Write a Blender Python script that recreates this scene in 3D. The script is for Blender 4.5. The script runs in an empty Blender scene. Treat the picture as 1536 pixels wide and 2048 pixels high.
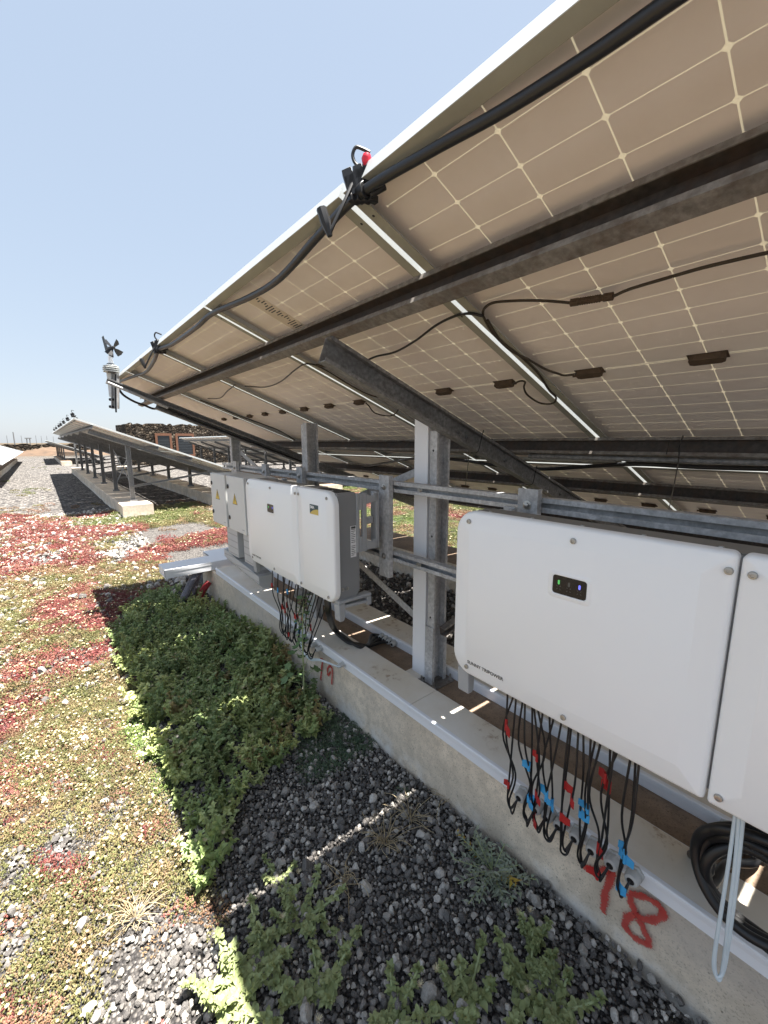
import bpy, math, random
import numpy as np
from mathutils import Vector, Matrix

R = math.radians
scene = bpy.context.scene
COL = scene.collection

# ------------------------------------------------------------------ camera
FPX, PITCH, YAW, ROLL, CAMH = 822.15, 9.668, 39.686, -0.13, 1.70   # focal length in photo pixels (1536 wide)
_p, _y, _r = R(PITCH), R(YAW), R(ROLL)
_fwd = Vector((math.sin(_y)*math.cos(_p), math.cos(_y)*math.cos(_p), -math.sin(_p)))
_rt0 = Vector((math.cos(_y), -math.sin(_y), 0)); _up0 = _rt0.cross(_fwd)
_rt = _rt0*math.cos(_r) + _up0*math.sin(_r); _up = _up0*math.cos(_r) - _rt0*math.sin(_r)
CAMP = Vector((0, 0, CAMH))
cam_d = bpy.data.cameras.new('camera'); cam = bpy.data.objects.new('camera', cam_d); COL.objects.link(cam)
cam_d.sensor_fit = 'HORIZONTAL'; cam_d.sensor_width = 36; cam_d.lens = FPX/1536*36
cam_d.clip_start = 0.02; cam_d.clip_end = 4000
M = Matrix((( _rt.x, _up.x, -_fwd.x, 0), (_rt.y, _up.y, -_fwd.y, 0), (_rt.z, _up.z, -_fwd.z, CAMH), (0, 0, 0, 1)))
cam.matrix_world = M
scene.camera = cam

# ------------------------------------------------------------------ light
SUN_DIR = Vector((0.150, -0.163, 1.0)).normalized()          # towards the sun
SUN_EL = math.asin(SUN_DIR.z); SUN_AZ = math.atan2(SUN_DIR.x, SUN_DIR.y)
w = bpy.data.worlds.new('World'); scene.world = w; w.use_nodes = True
wn = w.node_tree; wn.nodes.clear()
sky = wn.nodes.new('ShaderNodeTexSky'); sky.sky_type = 'NISHITA'; sky.sun_disc = False
sky.sun_elevation = SUN_EL; sky.sun_rotation = SUN_AZ
sky.air_density = 1.0; sky.dust_density = 1.0; sky.ozone_density = 1.3; sky.altitude = 50
bg = wn.nodes.new('ShaderNodeBackground'); bg.inputs[1].default_value = 0.085
wo = wn.nodes.new('ShaderNodeOutputWorld')
hs = wn.nodes.new('ShaderNodeHueSaturation'); hs.inputs['Saturation'].default_value = 1.3
gm = wn.nodes.new('ShaderNodeGamma'); gm.inputs['Gamma'].default_value = .33        # hazy, evenly bright sky
wn.links.new(sky.outputs[0], gm.inputs['Color']); wn.links.new(gm.outputs[0], hs.inputs['Color']); hz = wn.nodes.new('ShaderNodeMix'); hz.data_type = 'RGBA'; hz.inputs[0].default_value = .35; hz.inputs[7].default_value = (1.02, 1.26, 1.66, 1)      # even dust haze
wn.links.new(hs.outputs[0], hz.inputs[6]); wn.links.new(hz.outputs[2], bg.inputs[0]); wn.links.new(bg.outputs[0], wo.inputs[0])
sun_d = bpy.data.lights.new('sun', 'SUN'); sun_d.energy = 3.5; sun_d.angle = R(0.53); sun_d.color = (1.0, 0.955, 0.89)
sun = bpy.data.objects.new('sun', sun_d); COL.objects.link(sun)
sun.rotation_euler = (-SUN_DIR).to_track_quat('-Z', 'Y').to_euler(); sun.location = (0, 0, 30)
scene.view_settings.view_transform = 'Standard'; scene.view_settings.look = 'None'
scene.view_settings.exposure = 2.72; scene.view_settings.gamma = 1.0; scene.view_settings.use_curve_mapping = False
scene.cycles.max_bounces = 10; scene.cycles.diffuse_bounces = 6; scene.cycles.glossy_bounces = 4
scene.cycles.use_denoising = True

# ------------------------------------------------------------------ geometry helpers
def ray(px, py):
    return _rt*((px-768)/FPX) + _up*((1024-py)/FPX) + _fwd
def AX(px, py, X): d = ray(px, py); return CAMP + d*((X-CAMP.x)/d.x)
def AY(px, py, Y): d = ray(px, py); return CAMP + d*((Y-CAMP.y)/d.y)
def AZ(px, py, Z): d = ray(px, py); return CAMP + d*((Z-CAMP.z)/d.z)
TI = R(20.565)
SD = Vector((math.cos(TI), 0, -math.sin(TI))); NN = Vector((math.sin(TI), 0, math.cos(TI))); OP = Vector((0, 0, 2.574))
def AP(px, py, off=0.0):                                     # on the plane of the near panels, off metres below the laminate
    d = ray(px, py); return CAMP + d*(((OP-NN*off-CAMP).dot(NN))/d.dot(NN))
def PS(s, y, off=0.0): return OP + SD*s + Vector((0, y, 0)) - NN*off

class MB:
    def __init__(self): self.v = []; self.f = []; self.m = []; self.uv = {}; self.sm = []
    def add(self, vs, fs, mat=0, smooth=False):
        b = len(self.v); self.v += [tuple(p) for p in vs]
        for f in fs: self.f.append(tuple(i+b for i in f)); self.m.append(mat); self.sm.append(smooth)
        return b
    def box(self, a, b, mat=0):
        (x0, y0, z0), (x1, y1, z1) = [min(p, q) for p, q in zip(a, b)], [max(p, q) for p, q in zip(a, b)]
        self.add([(x0,y0,z0),(x1,y0,z0),(x1,y1,z0),(x0,y1,z0),(x0,y0,z1),(x1,y0,z1),(x1,y1,z1),(x0,y1,z1)],
                 [(3,2,1,0),(4,5,6,7),(0,1,5,4),(1,2,6,5),(2,3,7,6),(3,0,4,7)], mat); return self
    def prism(self, prof, p0, p1, ux, uy, mat=0, smooth=False):          # extrude a closed 2-D profile from p0 to p1
        p0, p1, ux, uy = Vector(p0), Vector(p1), Vector(ux), Vector(uy); n = len(prof)
        flip = (p1-p0).dot(ux.cross(uy)) < 0
        area = sum(prof[i][0]*prof[(i+1)%n][1]-prof[(i+1)%n][0]*prof[i][1] for i in range(n))
        if area < 0: flip = not flip
        vs = [p0+ux*a+uy*b for a, b in prof] + [p1+ux*a+uy*b for a, b in prof]
        fs = [tuple(range(n))[::-1], tuple(range(n, 2*n))] + [(i, (i+1) % n, (i+1) % n+n, i+n) for i in range(n)]
        if flip: fs = [f[::-1] for f in fs]
        b = self.add(vs, fs[:2], mat)
        for f in fs[2:]: self.f.append(tuple(i+b for i in f)); self.m.append(mat); self.sm.append(smooth)
        return self
    def tube(self, pts, r, n=8, mat=0, cap=True, spline=True, res=5):
        pts = [Vector(p) for p in pts]
        if spline and len(pts) > 2: pts = crom(pts, res)
        k = len(pts); rr = r if hasattr(r, '__len__') else None
        up = None; vs = []
        for i, p in enumerate(pts):
            t = (pts[min(i+1, k-1)]-pts[max(i-1, 0)]).normalized()
            if up is None:
                up = Vector((0, 0, 1)) if abs(t.z) < .9 else Vector((1, 0, 0))
            a = (up - t*up.dot(t)).normalized(); b = t.cross(a); up = a
            q = rr[int(i/(k-1)*(len(rr)-1))] if rr else r
            for j in range(n):
                g = 2*math.pi*j/n; vs.append(p + a*(q*math.cos(g)) + b*(q*math.sin(g)))
        fs = [(i*n+j, i*n+(j+1) % n, (i+1)*n+(j+1) % n, (i+1)*n+j) for i in range(k-1) for j in range(n)]
        base = self.add(vs, fs, mat, True)
        if cap:
            self.f += [tuple(base+j for j in range(n))[::-1], tuple(base+(k-1)*n+j for j in range(n))]; self.m += [mat]*2; self.sm += [False]*2
        return self
    def lathe(self, prof, c, axis, n=20, mat=0):                       # prof = (radius, height) along axis from c
        c, axis = Vector(c), Vector(axis).normalized()
        a = axis.orthogonal().normalized(); b = axis.cross(a); k = len(prof)
        vs = [c+axis*h+(a*math.cos(2*math.pi*j/n)+b*math.sin(2*math.pi*j/n))*r for r, h in prof for j in range(n)]
        fs = [(i*n+j, i*n+(j+1) % n, (i+1)*n+(j+1) % n, (i+1)*n+j) for i in range(k-1) for j in range(n)]
        base = self.add(vs, fs, mat, True)
        self.f += [tuple(base+j for j in range(n))[::-1], tuple(base+(k-1)*n+j for j in range(n))]; self.m += [mat]*2; self.sm += [False]*2
        return self
    def build(self, name, mats, parent=None, bevel=0, seg=1, angle=40, local=False):
        me = bpy.data.meshes.new(name)
        off = Vector((0, 0, 0))
        if parent is not None and not local:
            q = parent
            while q is not None: off += Vector(q.location); q = q.parent
        vs = self.v if off.length == 0 else [tuple(Vector(p)-off) for p in self.v]
        me.from_pydata(vs, [], self.f)
        for m in (mats if isinstance(mats, (list, tuple)) else [mats]): me.materials.append(m)
        me.polygons.foreach_set('material_index', self.m)
        me.polygons.foreach_set('use_smooth', self.sm)
        me.update()
        if any(self.sm): me.set_sharp_from_angle(angle=R(angle))
        o = bpy.data.objects.new(name, me); COL.objects.link(o)
        if parent is not None: o.parent = parent
        if bevel:
            b = o.modifiers.new('bevel', 'BEVEL'); b.width = bevel; b.segments = seg; b.limit_method = 'ANGLE'; b.angle_limit = R(35)
            b.harden_normals = False
        return o
def crom(p, res=5):
    out = []; n = len(p)
    for i in range(n-1):
        a, b, c, d = p[max(i-1, 0)], p[i], p[i+1], p[min(i+2, n-1)]
        for k in range(res):
            t = k/res
            out.append(0.5*((2*b)+(c-a)*t+(2*a-5*b+4*c-d)*t*t+(3*b-a-3*c+d)*t**3))
    out.append(p[-1].copy()); return out
def tag(o, label=None, cat=None, group=None, kind=None):
    if label: o['label'] = label
    if cat: o['category'] = cat
    if group: o['group'] = group
    if kind: o['kind'] = kind
    return o
def thing(name, label, cat, loc=(0, 0, 0), group=None):
    o = bpy.data.objects.new(name, None); COL.objects.link(o); o.location = loc; o.empty_display_size = .1
    return tag(o, label, cat, group)
def copy_tree(o, parent=None):
    c = o.copy(); COL.objects.link(c); c.parent = parent
    for ch in list(o.children): copy_tree(ch, c)
    return c
ORD = ['first','second','third','fourth','fifth','sixth','seventh','eighth','ninth','tenth','eleventh','twelfth','thirteenth','fourteenth','fifteenth','sixteenth','seventeenth','eighteenth','nineteenth','twentieth','twenty first','twenty second','twenty third','twenty fourth','twenty fifth','twenty sixth','twenty seventh','twenty eighth']
def cprof(d, f, t=.003, lip=.012):            # C channel, web on u=0, flanges to u=f, spans v 0..d
    return [(0,0),(f,0),(f,lip),(f-t,lip),(f-t,t),(t,t),(t,d-t),(f-t,d-t),(f-t,d-lip),(f,d-lip),(f,d),(0,d)]

# ------------------------------------------------------------------ materials
class NT:
    def __init__(s, name):
        s.mat = bpy.data.materials.new(name); s.mat.use_nodes = True; s.t = s.mat.node_tree; s.t.nodes.clear()
        s.out = s.n('ShaderNodeOutputMaterial'); s.b = s.n('ShaderNodeBsdfPrincipled'); s.l(s.b.outputs[0], s.out.inputs[0])
        s._tc = None
    def n(s, ty, **kw):
        x = s.t.nodes.new(ty)
        for k, v in kw.items(): setattr(x, k, v)
        return x
    def l(s, a, b): s.t.links.new(a, b)
    def put(s, sock, v):
        if hasattr(v, 'node'): s.l(v, sock)
        elif isinstance(v, (tuple, list)) and len(v) == 3 and sock.type == 'RGBA': sock.default_value = (*v, 1)
        else: sock.default_value = v
    def tc(s, k='Object'):
        if s._tc is None: s._tc = s.n('ShaderNodeTexCoord')
        return s._tc.outputs[k]
    def geo(s, k='Position'): return s.n('ShaderNodeNewGeometry').outputs[k]
    def noise(s, scale, detail=3, rough=.55, vec=None, dim=None):
        x = s.n('ShaderNodeTexNoise'); x.inputs['Scale'].default_value = scale; x.inputs['Detail'].default_value = detail; x.inputs['Roughness'].default_value = rough
        s.l(vec if vec is not None else s.tc(), x.inputs['Vector']); return x.outputs['Fac']
    def voro(s, scale, feat='F1', out='Distance', vec=None):
        x = s.n('ShaderNodeTexVoronoi', feature=feat); x.inputs['Scale'].default_value = scale
        s.l(vec if vec is not None else s.tc(), x.inputs['Vector']); return x.outputs[out]
    def math(s, op, a, b=0.0, c=0.0, clamp=False):
        x = s.n('ShaderNodeMath', operation=op, use_clamp=clamp)
        for i, v in enumerate((a, b, c)): s.put(x.inputs[i], v)
        return x.outputs[0]
    def ramp(s, f, stops):
        x = s.n('ShaderNodeValToRGB'); e = x.color_ramp.elements
        while len(e) < len(stops): e.new(.5)
        for i, (p, c) in enumerate(stops):
            e[i].position = p; e[i].color = (*c, 1) if not isinstance(c, float) else (c, c, c, 1)
        s.l(f, x.inputs[0]); return x.outputs[0]
    def mix(s, f, a, b, mode='MIX'):
        x = s.n('ShaderNodeMix', data_type='RGBA', blend_type=mode)
        s.put(x.inputs[0], f); s.put(x.inputs[6], a); s.put(x.inputs[7], b); return x.outputs[2]
    def bump(s, h, strength=.3, dist=.01):
        x = s.n('ShaderNodeBump'); x.inputs['Strength'].default_value = strength; x.inputs['Distance'].default_value = dist
        s.l(h, x.inputs['Height']); s.l(x.outputs[0], s.b.inputs['Normal']); return s
    def set(s, **kw):
        for k, v in kw.items(): s.put(s.b.inputs[{'col':'Base Color','rough':'Roughness','metal':'Metallic','spec':'Specular IOR Level','emit':'Emission Color','es':'Emission Strength','alpha':'Alpha','sub':'Subsurface Weight'}[k]], v)
        return s
def plain(name, col, rough=.5, metal=0., var=.12, scale=6., spec=.5, bump=0.):
    m = NT(name); f = m.noise(scale, 4)
    c = m.mix(f, tuple(x*(1-var) for x in col), tuple(min(1, x*(1+var)) for x in col))
    m.set(col=c, rough=rough, metal=metal, spec=spec)
    if bump: m.bump(m.noise(scale*12, 2), bump, .004)
    return m.mat

MAT = {}
def galv(name, lo, hi, rough=.5, metal=.55, rust=0.0):
    m = NT(name); v = m.geo()
    a = m.noise(55, 5, .6, v); b = m.noise(7, 3, .6, v)
    c = m.mix(m.ramp(a, [(.35, 0.), (.65, 1.)]), lo, hi)
    c = m.mix(m.ramp(b, [(.3, 0.), (.75, .55)]), c, tuple(x*.6 for x in lo))
    if rust: c = m.mix(m.math('MULTIPLY', m.ramp(m.noise(16, 6, .7, v), [(.45, 0.), (.68, 1.)]), rust), c, (.10, .058, .035))
    m.set(col=c, rough=m.ramp(a, [(.3, rough-.08), (.7, rough+.12)]), metal=metal)
    m.bump(a, .12, .002); return m.mat
MAT['galv'] = galv('galvanised_steel', (.38, .38, .385), (.64, .64, .64), .5, .1)
MAT['galv_dark'] = galv('weathered_steel', (.15, .15, .15), (.33, .33, .325), .5, .1, .2)
MAT['galv_rust'] = galv('dusty_rusty_steel', (.15, .135, .12), (.30, .28, .255), .6, .08, .6)
MAT['web_dark'] = galv('dark_rusty_web', (.055, .046, .040), (.11, .092, .08), .65, .05, .6)
MAT['galv_far'] = galv('galvanised_steel_far', (.16, .165, .17), (.28, .285, .29), .5, .12)
MAT['alu'] = plain('panel_frame_aluminium', (.62, .64, .63), .42, .35, .08)
MAT['alu_dirty'] = plain('panel_frame_dusty', (.34, .33, .27), .6, .15, .18, 9.)
MAT['black'] = plain('black_plastic', (.012, .012, .013), .45, 0, .3)
MAT['cable'] = plain('black_cable_rubber', (.013, .013, .014), .42, 0, .3, 20)
MAT['pipe'] = plain('black_pipe', (.018, .018, .020), .38, 0, .35, 8)
MAT['dusty_cable'] = plain('dusty_cable', (.052, .040, .028), .8, 0, .3, 25)
MAT['jb'] = plain('dusty_junction_box', (.085, .056, .034), .85, 0, .45, 40, bump=.5)
MAT['white'] = plain('white_powder_coat', (.88, .885, .885), .38, 0, .012, 2., bump=.03)
MAT['pvc'] = plain('white_pvc', (.80, .81, .835), .4, 0, .04, 3.)
MAT['grey_case'] = plain('grey_casing', (.24, .245, .25), .5, 0, .05, 6, bump=.05)
MAT['grey_top'] = plain('grey_dusty_casing', (.22, .21, .19), .65, 0, .12, 8)
MAT['cab'] = plain('light_grey_enclosure', (.60, .61, .60), .42, 0, .03, 3)
MAT['cabside'] = MAT['cab']
MAT['steel'] = plain('stainless_screw', (.42, .41, .39), .35, .8, .1, 60)
MAT['gland'] = plain('grey_nylon_gland', (.47, .47, .455), .5, 0, .08, 30)
MAT['redtape'] = plain('red_tape', (.42, .022, .022), .5, 0, .15, 30)
MAT['bluetape'] = plain('blue_tape', (.055, .34, .66), .5, 0, .12, 30)
MAT['palecable'] = plain('pale_blue_cable', (.58, .66, .70), .45, 0, .1, 20)
MAT['red'] = plain('red_plastic', (.75, .02, .05), .4, 0, .05)
MAT['darkglass'] = plain('black_display', (.008, .008, .009), .25, 0, .1)

def cell_mask(m, grow=0.0):
    xyz = m.n('ShaderNodeSeparateXYZ'); m.l(m.tc(), xyz.inputs[0])
    x, y = xyz.outputs[0], xyz.outputs[1]              # x down the slope from the panel centre, y along the row
    cw, ch = .1685, .0851
    ax = m.math('SUBTRACT', m.math('ABSOLUTE', x), .004)          # half module, 12 rows each side of a wider gap
    u = m.math('ABSOLUTE', m.math('SUBTRACT', m.math('FRACT', m.math('DIVIDE', m.math('ADD', y, cw*3), cw)), .5))
    v = m.math('ABSOLUTE', m.math('SUBTRACT', m.math('FRACT', m.math('DIVIDE', ax, ch)), .5))
    du = m.math('MULTIPLY', m.math('SUBTRACT', .5, u), cw); dv = m.math('MULTIPLY', m.math('SUBTRACT', .5, v), ch)
    line = m.math('MAXIMUM', m.math('LESS_THAN', du, .0016+grow), m.math('LESS_THAN', dv, .0011+grow))
    line = m.math('MAXIMUM', line, m.math('LESS_THAN', m.math('ADD', du, dv), .0085+grow))
    line = m.math('MULTIPLY', line, m.math('LESS_THAN', m.math('ABSOLUTE', y), cw*3-.003))      # plain white margin, no gap
    line = m.math('MULTIPLY', line, m.math('LESS_THAN', ax, ch*12-.003))
    mid = m.math('LESS_THAN', m.math('ABSOLUTE', x), .0042)
    return m.math('MAXIMUM', m.math('MULTIPLY', line, m.math('SUBTRACT', 1, mid)), m.math('MULTIPLY', mid, m.math('GREATER_THAN', m.math('ABSOLUTE', x), .0022)))
def m_laminate():
    m = NT('panel_backsheet'); line = cell_mask(m)
    d = m.noise(2.2, 5, .6); d2 = m.noise(14, 4, .6)
    cell = m.mix(d, (.80, .715, .65), (.90, .82, .755))
    cell = m.mix(m.math('MULTIPLY', d2, .4), cell, (.68, .59, .51))
    m.set(col=m.mix(line, cell, (.92, .86, .70)), rough=.5, spec=.35)
    t = m.n('ShaderNodeBsdfTranslucent'); t.inputs[0].default_value = (.9, .80, .58, 1)      # the clear gaps between the cells pass a little daylight
    mx = m.n('ShaderNodeMixShader'); m.l(m.math('MULTIPLY', line, .5), mx.inputs[0]); m.l(m.b.outputs[0], mx.inputs[1]); m.l(t.outputs[0], mx.inputs[2]); m.l(mx.outputs[0], m.out.inputs[0])
    return m.mat
MAT['back'] = m_laminate()
m = NT('panel_glass_dusty'); g = m.noise(3, 4); ln = cell_mask(m, .0006)
m.set(col=m.mix(ln, m.mix(g, (.20, .20, .20), (.30, .295, .28)), (.42, .41, .39)), rough=.12, spec=.6)
t = m.n('ShaderNodeBsdfTransparent'); mx = m.n('ShaderNodeMixShader'); m.l(m.math('MULTIPLY', ln, .105), mx.inputs[0]); m.l(m.b.outputs[0], mx.inputs[1]); m.l(t.outputs[0], mx.inputs[2]); m.l(mx.outputs[0], m.out.inputs[0])
MAT['glass'] = m.mat
# ------------------------------------------------------------------ setting materials
def m_concrete(name, base=(.82, .70, .55), salt=True):
    m = NT(name); v = m.geo(); xyz = m.n('ShaderNodeSeparateXYZ'); m.l(v, xyz.inputs[0])
    a = m.noise(3.0, 5, .65, v); b = m.noise(22, 5, .6, v); c = m.noise(160, 3, .6, v)
    col = m.mix(m.ramp(a, [(.3, 0.), (.7, 1.)]), tuple(x*.62 for x in base), tuple(x*1.08 for x in base))
    col = m.mix(m.math('MULTIPLY', m.ramp(b, [(.45, 0.), (.62, 1.)]), .5), col, tuple(x*.6 for x in base))
    col = m.mix(m.ramp(c, [(.36, .55), (.44, 0.)]), col, tuple(x*.35 for x in base))
    pit = m.voro(38, vec=v); pm = m.ramp(pit, [(.06, 1.), (.14, 0.)])
    pm2 = m.math('MULTIPLY', pm, m.ramp(m.noise(9, 2, .5, v), [(.5, 0.), (.6, 1.)]))
    col = m.mix(pm2, col, tuple(x*.25 for x in base))
    if salt:                                              # white bloom and grime along the foot of the kerb
        foot = m.math('MULTIPLY', m.ramp(m.math('ADD', xyz.outputs[2], m.math('MULTIPLY', m.math('SUBTRACT', b, .5), .16)), [(.03, 1.), (.12, 0.)]), m.ramp(m.noise(5, 4, .6, v), [(.45, 0.), (.6, .8)]))
        col = m.mix(foot, col, (.74, .72, .68))
        top = m.math('MULTIPLY', m.ramp(m.math('ADD', xyz.outputs[2], m.math('MULTIPLY', m.math('SUBTRACT', a, .5), .5)), [(.12, 0.), (.3, .6)]), m.ramp(m.noise(1.1, 3, .5, v), [(.45, 0.), (.6, 1.)]))
        col = m.mix(top, col, (.36, .335, .31))
    m.set(col=col, rough=.9, spec=.2)
    h = m.math('SUBTRACT', m.math('ADD', m.math('MULTIPLY', b, .6), m.math('MULTIPLY', c, .4)), m.math('MULTIPLY', pm2, .6))
    m.bump(h, .5, .006); return m.mat
MAT['conc'] = m_concrete('rough_concrete'); MAT['conc_top'] = m_concrete('brown_dusty_concrete', (.34, .25, .18), False)
def m_lid():
    m = NT('dusty_white_lid'); v = m.geo(); a = m.noise(2.2, 5, .6, v); b = m.noise(26, 5, .65, v)
    col = m.mix(m.ramp(a, [(.35, 0.), (.68, 1.)]), (.78, .745, .68), (.65, .575, .46))
    col = m.mix(m.math('MULTIPLY', m.ramp(b, [(.52, 0.), (.66, 1.)]), m.ramp(m.noise(4.5, 2, .5, v), [(.55, 0.), (.64, .75)])), col, (.33, .22, .13))
    m.set(col=col, rough=.65, spec=.3); return m.mat
MAT['lid'] = m_lid()

def m_ground():
    m = NT('gravel_ground'); v = m.geo(); xyz = m.n('ShaderNodeSeparateXYZ'); m.l(v, xyz.inputs[0])
    def stones(sc):
        vo = m.n('ShaderNodeTexVoronoi'); vo.inputs['Scale'].default_value = sc; m.l(v, vo.inputs['Vector'])
        s = m.n('ShaderNodeSeparateXYZ'); m.l(vo.outputs['Color'], s.inputs[0]); return vo.outputs['Distance'], s.outputs[0]
    d, r = stones(95); d2, r2 = stones(15)
    dist = m.math('ABSOLUTE', xyz.outputs[1])
    far = m.ramp(m.math('DIVIDE', dist, 30), [(.22, 0.), (.5, 1.)])
    rr = m.mix(far, r, r2); dd = m.mix(far, d, d2)
    near = m.ramp(m.math('DIVIDE', dist, 30), [(.30, .50), (.42, .48)])
    col = m.ramp(rr, [(0, (.085, .08, .08)), (.35, (.17, .16, .155)), (.6, (.30, .275, .25)), (.85, (.50, .46, .42)), (1, (.62, .58, .53))])
    col = m.mix(m.ramp(dd, [(.35, 0.), (.75, .75)]), col, (.05, .047, .045))
    col = m.mix(1.0, col, near, 'MULTIPLY')                 # under the loose stones lies finer dark grit
    big = m.noise(.35, 5, .6, v)
    soil = m.ramp(m.math('ADD', m.math('DIVIDE', xyz.outputs[1], 100), m.math('MULTIPLY', m.math('SUBTRACT', big, .5), .3)), [(.60, 0.), (.75, 1.)])
    scol = m.mix(m.noise(.6, 6, .7, v), (.065, .045, .03), (.105, .088, .06))
    col = m.mix(soil, col, scol)
    m.set(col=col, rough=.95, spec=.15); m.bump(m.math('MULTIPLY', dd, -1), .8, .02); return m.mat
MAT['ground'] = m_ground()

# ground: one sheet, fine under the camera and coarse to the horizon
_gph = np.random.default_rng(3).uniform(0, 6.28, (6, 3))
def gheight(X, Y):
    X, Y = np.asarray(X, float), np.asarray(Y, float); Z = 0*X
    for k in range(6):
        fx, fy = [(.9, .7), (2.1, -1.4), (3.3, 2.2), (-1.7, 3.1), (5.1, 3.7), (4.4, -5.3)][k]
        Z = Z+np.sin(X*fx+Y*fy+_gph[k, 0])*[.010, .008, .006, .006, .004, .004][k]
    Z = Z*(np.abs(X) < 30)*(np.abs(Y) < 60)
    return Z+.05*np.clip((X-.95)/.35, 0, 1)*(X < 1.29)*np.clip((4.9-Y)/.3, 0, 1)*(.6+.4*np.sin(Y*2.3+1))        # gravel banked against the kerb
def make_ground():
    xs = np.unique(np.concatenate([np.linspace(-3000, -60, 12), np.linspace(-60, -6, 20), np.linspace(-6, 10, 110), np.linspace(10, 80, 24), np.linspace(80, 3000, 12)]))
    ys = np.unique(np.concatenate([np.linspace(-3000, -20, 10), np.linspace(-20, -2, 14), np.linspace(-2, 16, 120), np.linspace(16, 90, 40), np.linspace(90, 3500, 16)]))
    X, Y = np.meshgrid(xs, ys, indexing='ij'); Z = gheight(X, Y)-.004
    nx, ny = len(xs), len(ys)
    vs = np.stack([X, Y, Z], -1).reshape(-1, 3)
    fs = [(i*ny+j, (i+1)*ny+j, (i+1)*ny+j+1, i*ny+j+1) for i in range(nx-1) for j in range(ny-1)]
    mb = MB(); mb.v = [tuple(p) for p in vs]; mb.f = fs; mb.m = [0]*len(fs); mb.sm = [True]*len(fs)
    return tag(mb.build('ground', MAT['ground'], angle=180), kind='structure')
GROUND = make_ground()

def kerb(name, x0, x1, y0, y1, zt, label, group=None, step=.12, seed=1, mats=None, zb=-.2):
    rng = random.Random(seed); mb = MB(); n = max(2, int((y1-y0)/step))
    prof = lambda: [(x0-.004+rng.uniform(0, .007), zb), (x0+rng.uniform(0, .006), zt*.45), (x0+rng.uniform(.001, .006), zt-.012-rng.uniform(0, .006)), (x0+.012+rng.uniform(0, .006), zt), (x1-.012, zt), (x1, zt-.012), (x1, zb)]
    rows = []
    for i in range(n+1):
        y = y0+(y1-y0)*i/n; rows.append([(a, y, b) for a, b in prof()])
    k = len(rows[0]); vs = [p for r in rows for p in r]
    fs = []; mt = []
    for i in range(n):
        for j in range(k-1): fs.append((i*k+j, i*k+j+1, (i+1)*k+j+1, (i+1)*k+j)[::-1]); mt.append(1 if j == 3 else 0)
    fs.append(tuple(range(k))[::-1]); mt.append(0); fs.append(tuple(n*k+j for j in range(k))); mt.append(0)
    fs = [f[::-1] for f in fs]
    mb.v = vs; mb.f = fs; mb.m = mt; mb.sm = [False]*len(fs)
    return tag(mb.build(name, mats or [MAT['conc'], MAT['conc_top']]), label, 'kerb', group)
KZ = .335
KERB = kerb('concrete_kerb', 1.30, 1.98, -4.2, 4.86, KZ, 'long rough concrete kerb under the white inverters, with red painted figures on its face', 'concrete kerbs under the panels')
kerb('concrete_kerb', 3.46, 4.06, -4.2, 5.2, KZ, 'concrete kerb behind the near posts, carrying the short rear posts', 'concrete kerbs under the panels', seed=2)

# ------------------------------------------------------------------ solar tables
PW, PL, PITCHP = 1.073, 2.094, 1.092
def lam(mb, mg, mk, t=.002):
    x, y = PL/2-.0015, PW/2-.0015
    mb.add([(-x,-y,0),(x,-y,0),(x,y,0),(-x,y,0)], [(3,2,1,0)], mk)
    mb.add([(-x,-y,t),(x,-y,t),(x,y,t),(-x,y,t)], [(0,1,2,3)], mg)
def frame_mb(mb, mo, ml):
    x, y, t, h, lp = PL/2, PW/2, .0016, .033, .033
    for s in (-1, 1):
        mb.box((s*x, -y, -h), (s*(x-t), y, .0055), mo); mb.box((s*(x-t), -y+t, -h), (s*(x-lp), y-t, -h+.002), ml)
        mb.box((-x+t, s*y, -h), (x-t, s*(y-t), .0055), mo); mb.box((-x+lp, s*(y-t), -h), (x-lp, s*(y-lp), -h+.002), ml)
        mb.box((-x+t, s*(y-t), .0052), (x-t, s*(y-.010), .0072), mo); mb.box((s*(x-t), -y+.010, .0052), (s*(x-.010), y-.010, .0072), mo)
        for q in (-.93, -.5, .5, .93):                 # drain and mounting holes show as dark plugs
            mb.lathe([(.004, 0), (.004, .0006)], (q*x*.985, s*(y-.016), -h-.0003), (0, 0, 1), 8, 2)
    return mb
def make_panel():
    root = thing('solar_panel', 'x', 'solar panel')
    f = frame_mb(MB(), 0, 1).build('frame', [MAT['alu'], MAT['alu_dirty'], MAT['black']], root, local=True)
    mb = MB(); lam(mb, 0, 1); mb.build('laminate', [MAT['glass'], MAT['back']], root, local=True)
    for y in (-.36, 0.0, .36):
        j = MB(); j.prism([(-.046, -.012), (-.034, -.018), (.034, -.018), (.046, -.012), (.046, .012), (.034, .018), (-.034, .018), (-.046, .012)], (0, y, -.0002), (0, y, -.021), (0, 1, 0), (1, 0, 0))
        j.box((-.021, y-.052, -.003), (.021, y+.052, -.0005))
        sgn = 1 if y > 0 else -1
        if y != 0: j.tube([(0, y+sgn*.04, -.011), (0, y+sgn*.062, -.013)], .0055, 8, spline=False)
        j.build('junction_box', MAT['jb'], root, local=True, bevel=.002)
    return root
FAR_MESH = None
def far_panel():
    global FAR_MESH
    if FAR_MESH is None:
        mb = MB(); lam(mb, 2, 3); x, y, t, h = PL/2, PW/2, .0016, .033
        for s in (-1, 1):
            mb.box((s*x, -y, -h), (s*(x-.03), y, .0055), 0); mb.box((-x+.03, s*y, -h), (x-.03, s*(y-.03), .0055), 0)
        o = mb.build('solar_panel', [MAT['alu'], MAT['alu_dirty'], MAT['glass'], MAT['back']], local=True); FAR_MESH = o; return o
    c = FAR_MESH.copy(); COL.objects.link(c); return c
PROTO = None
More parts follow.
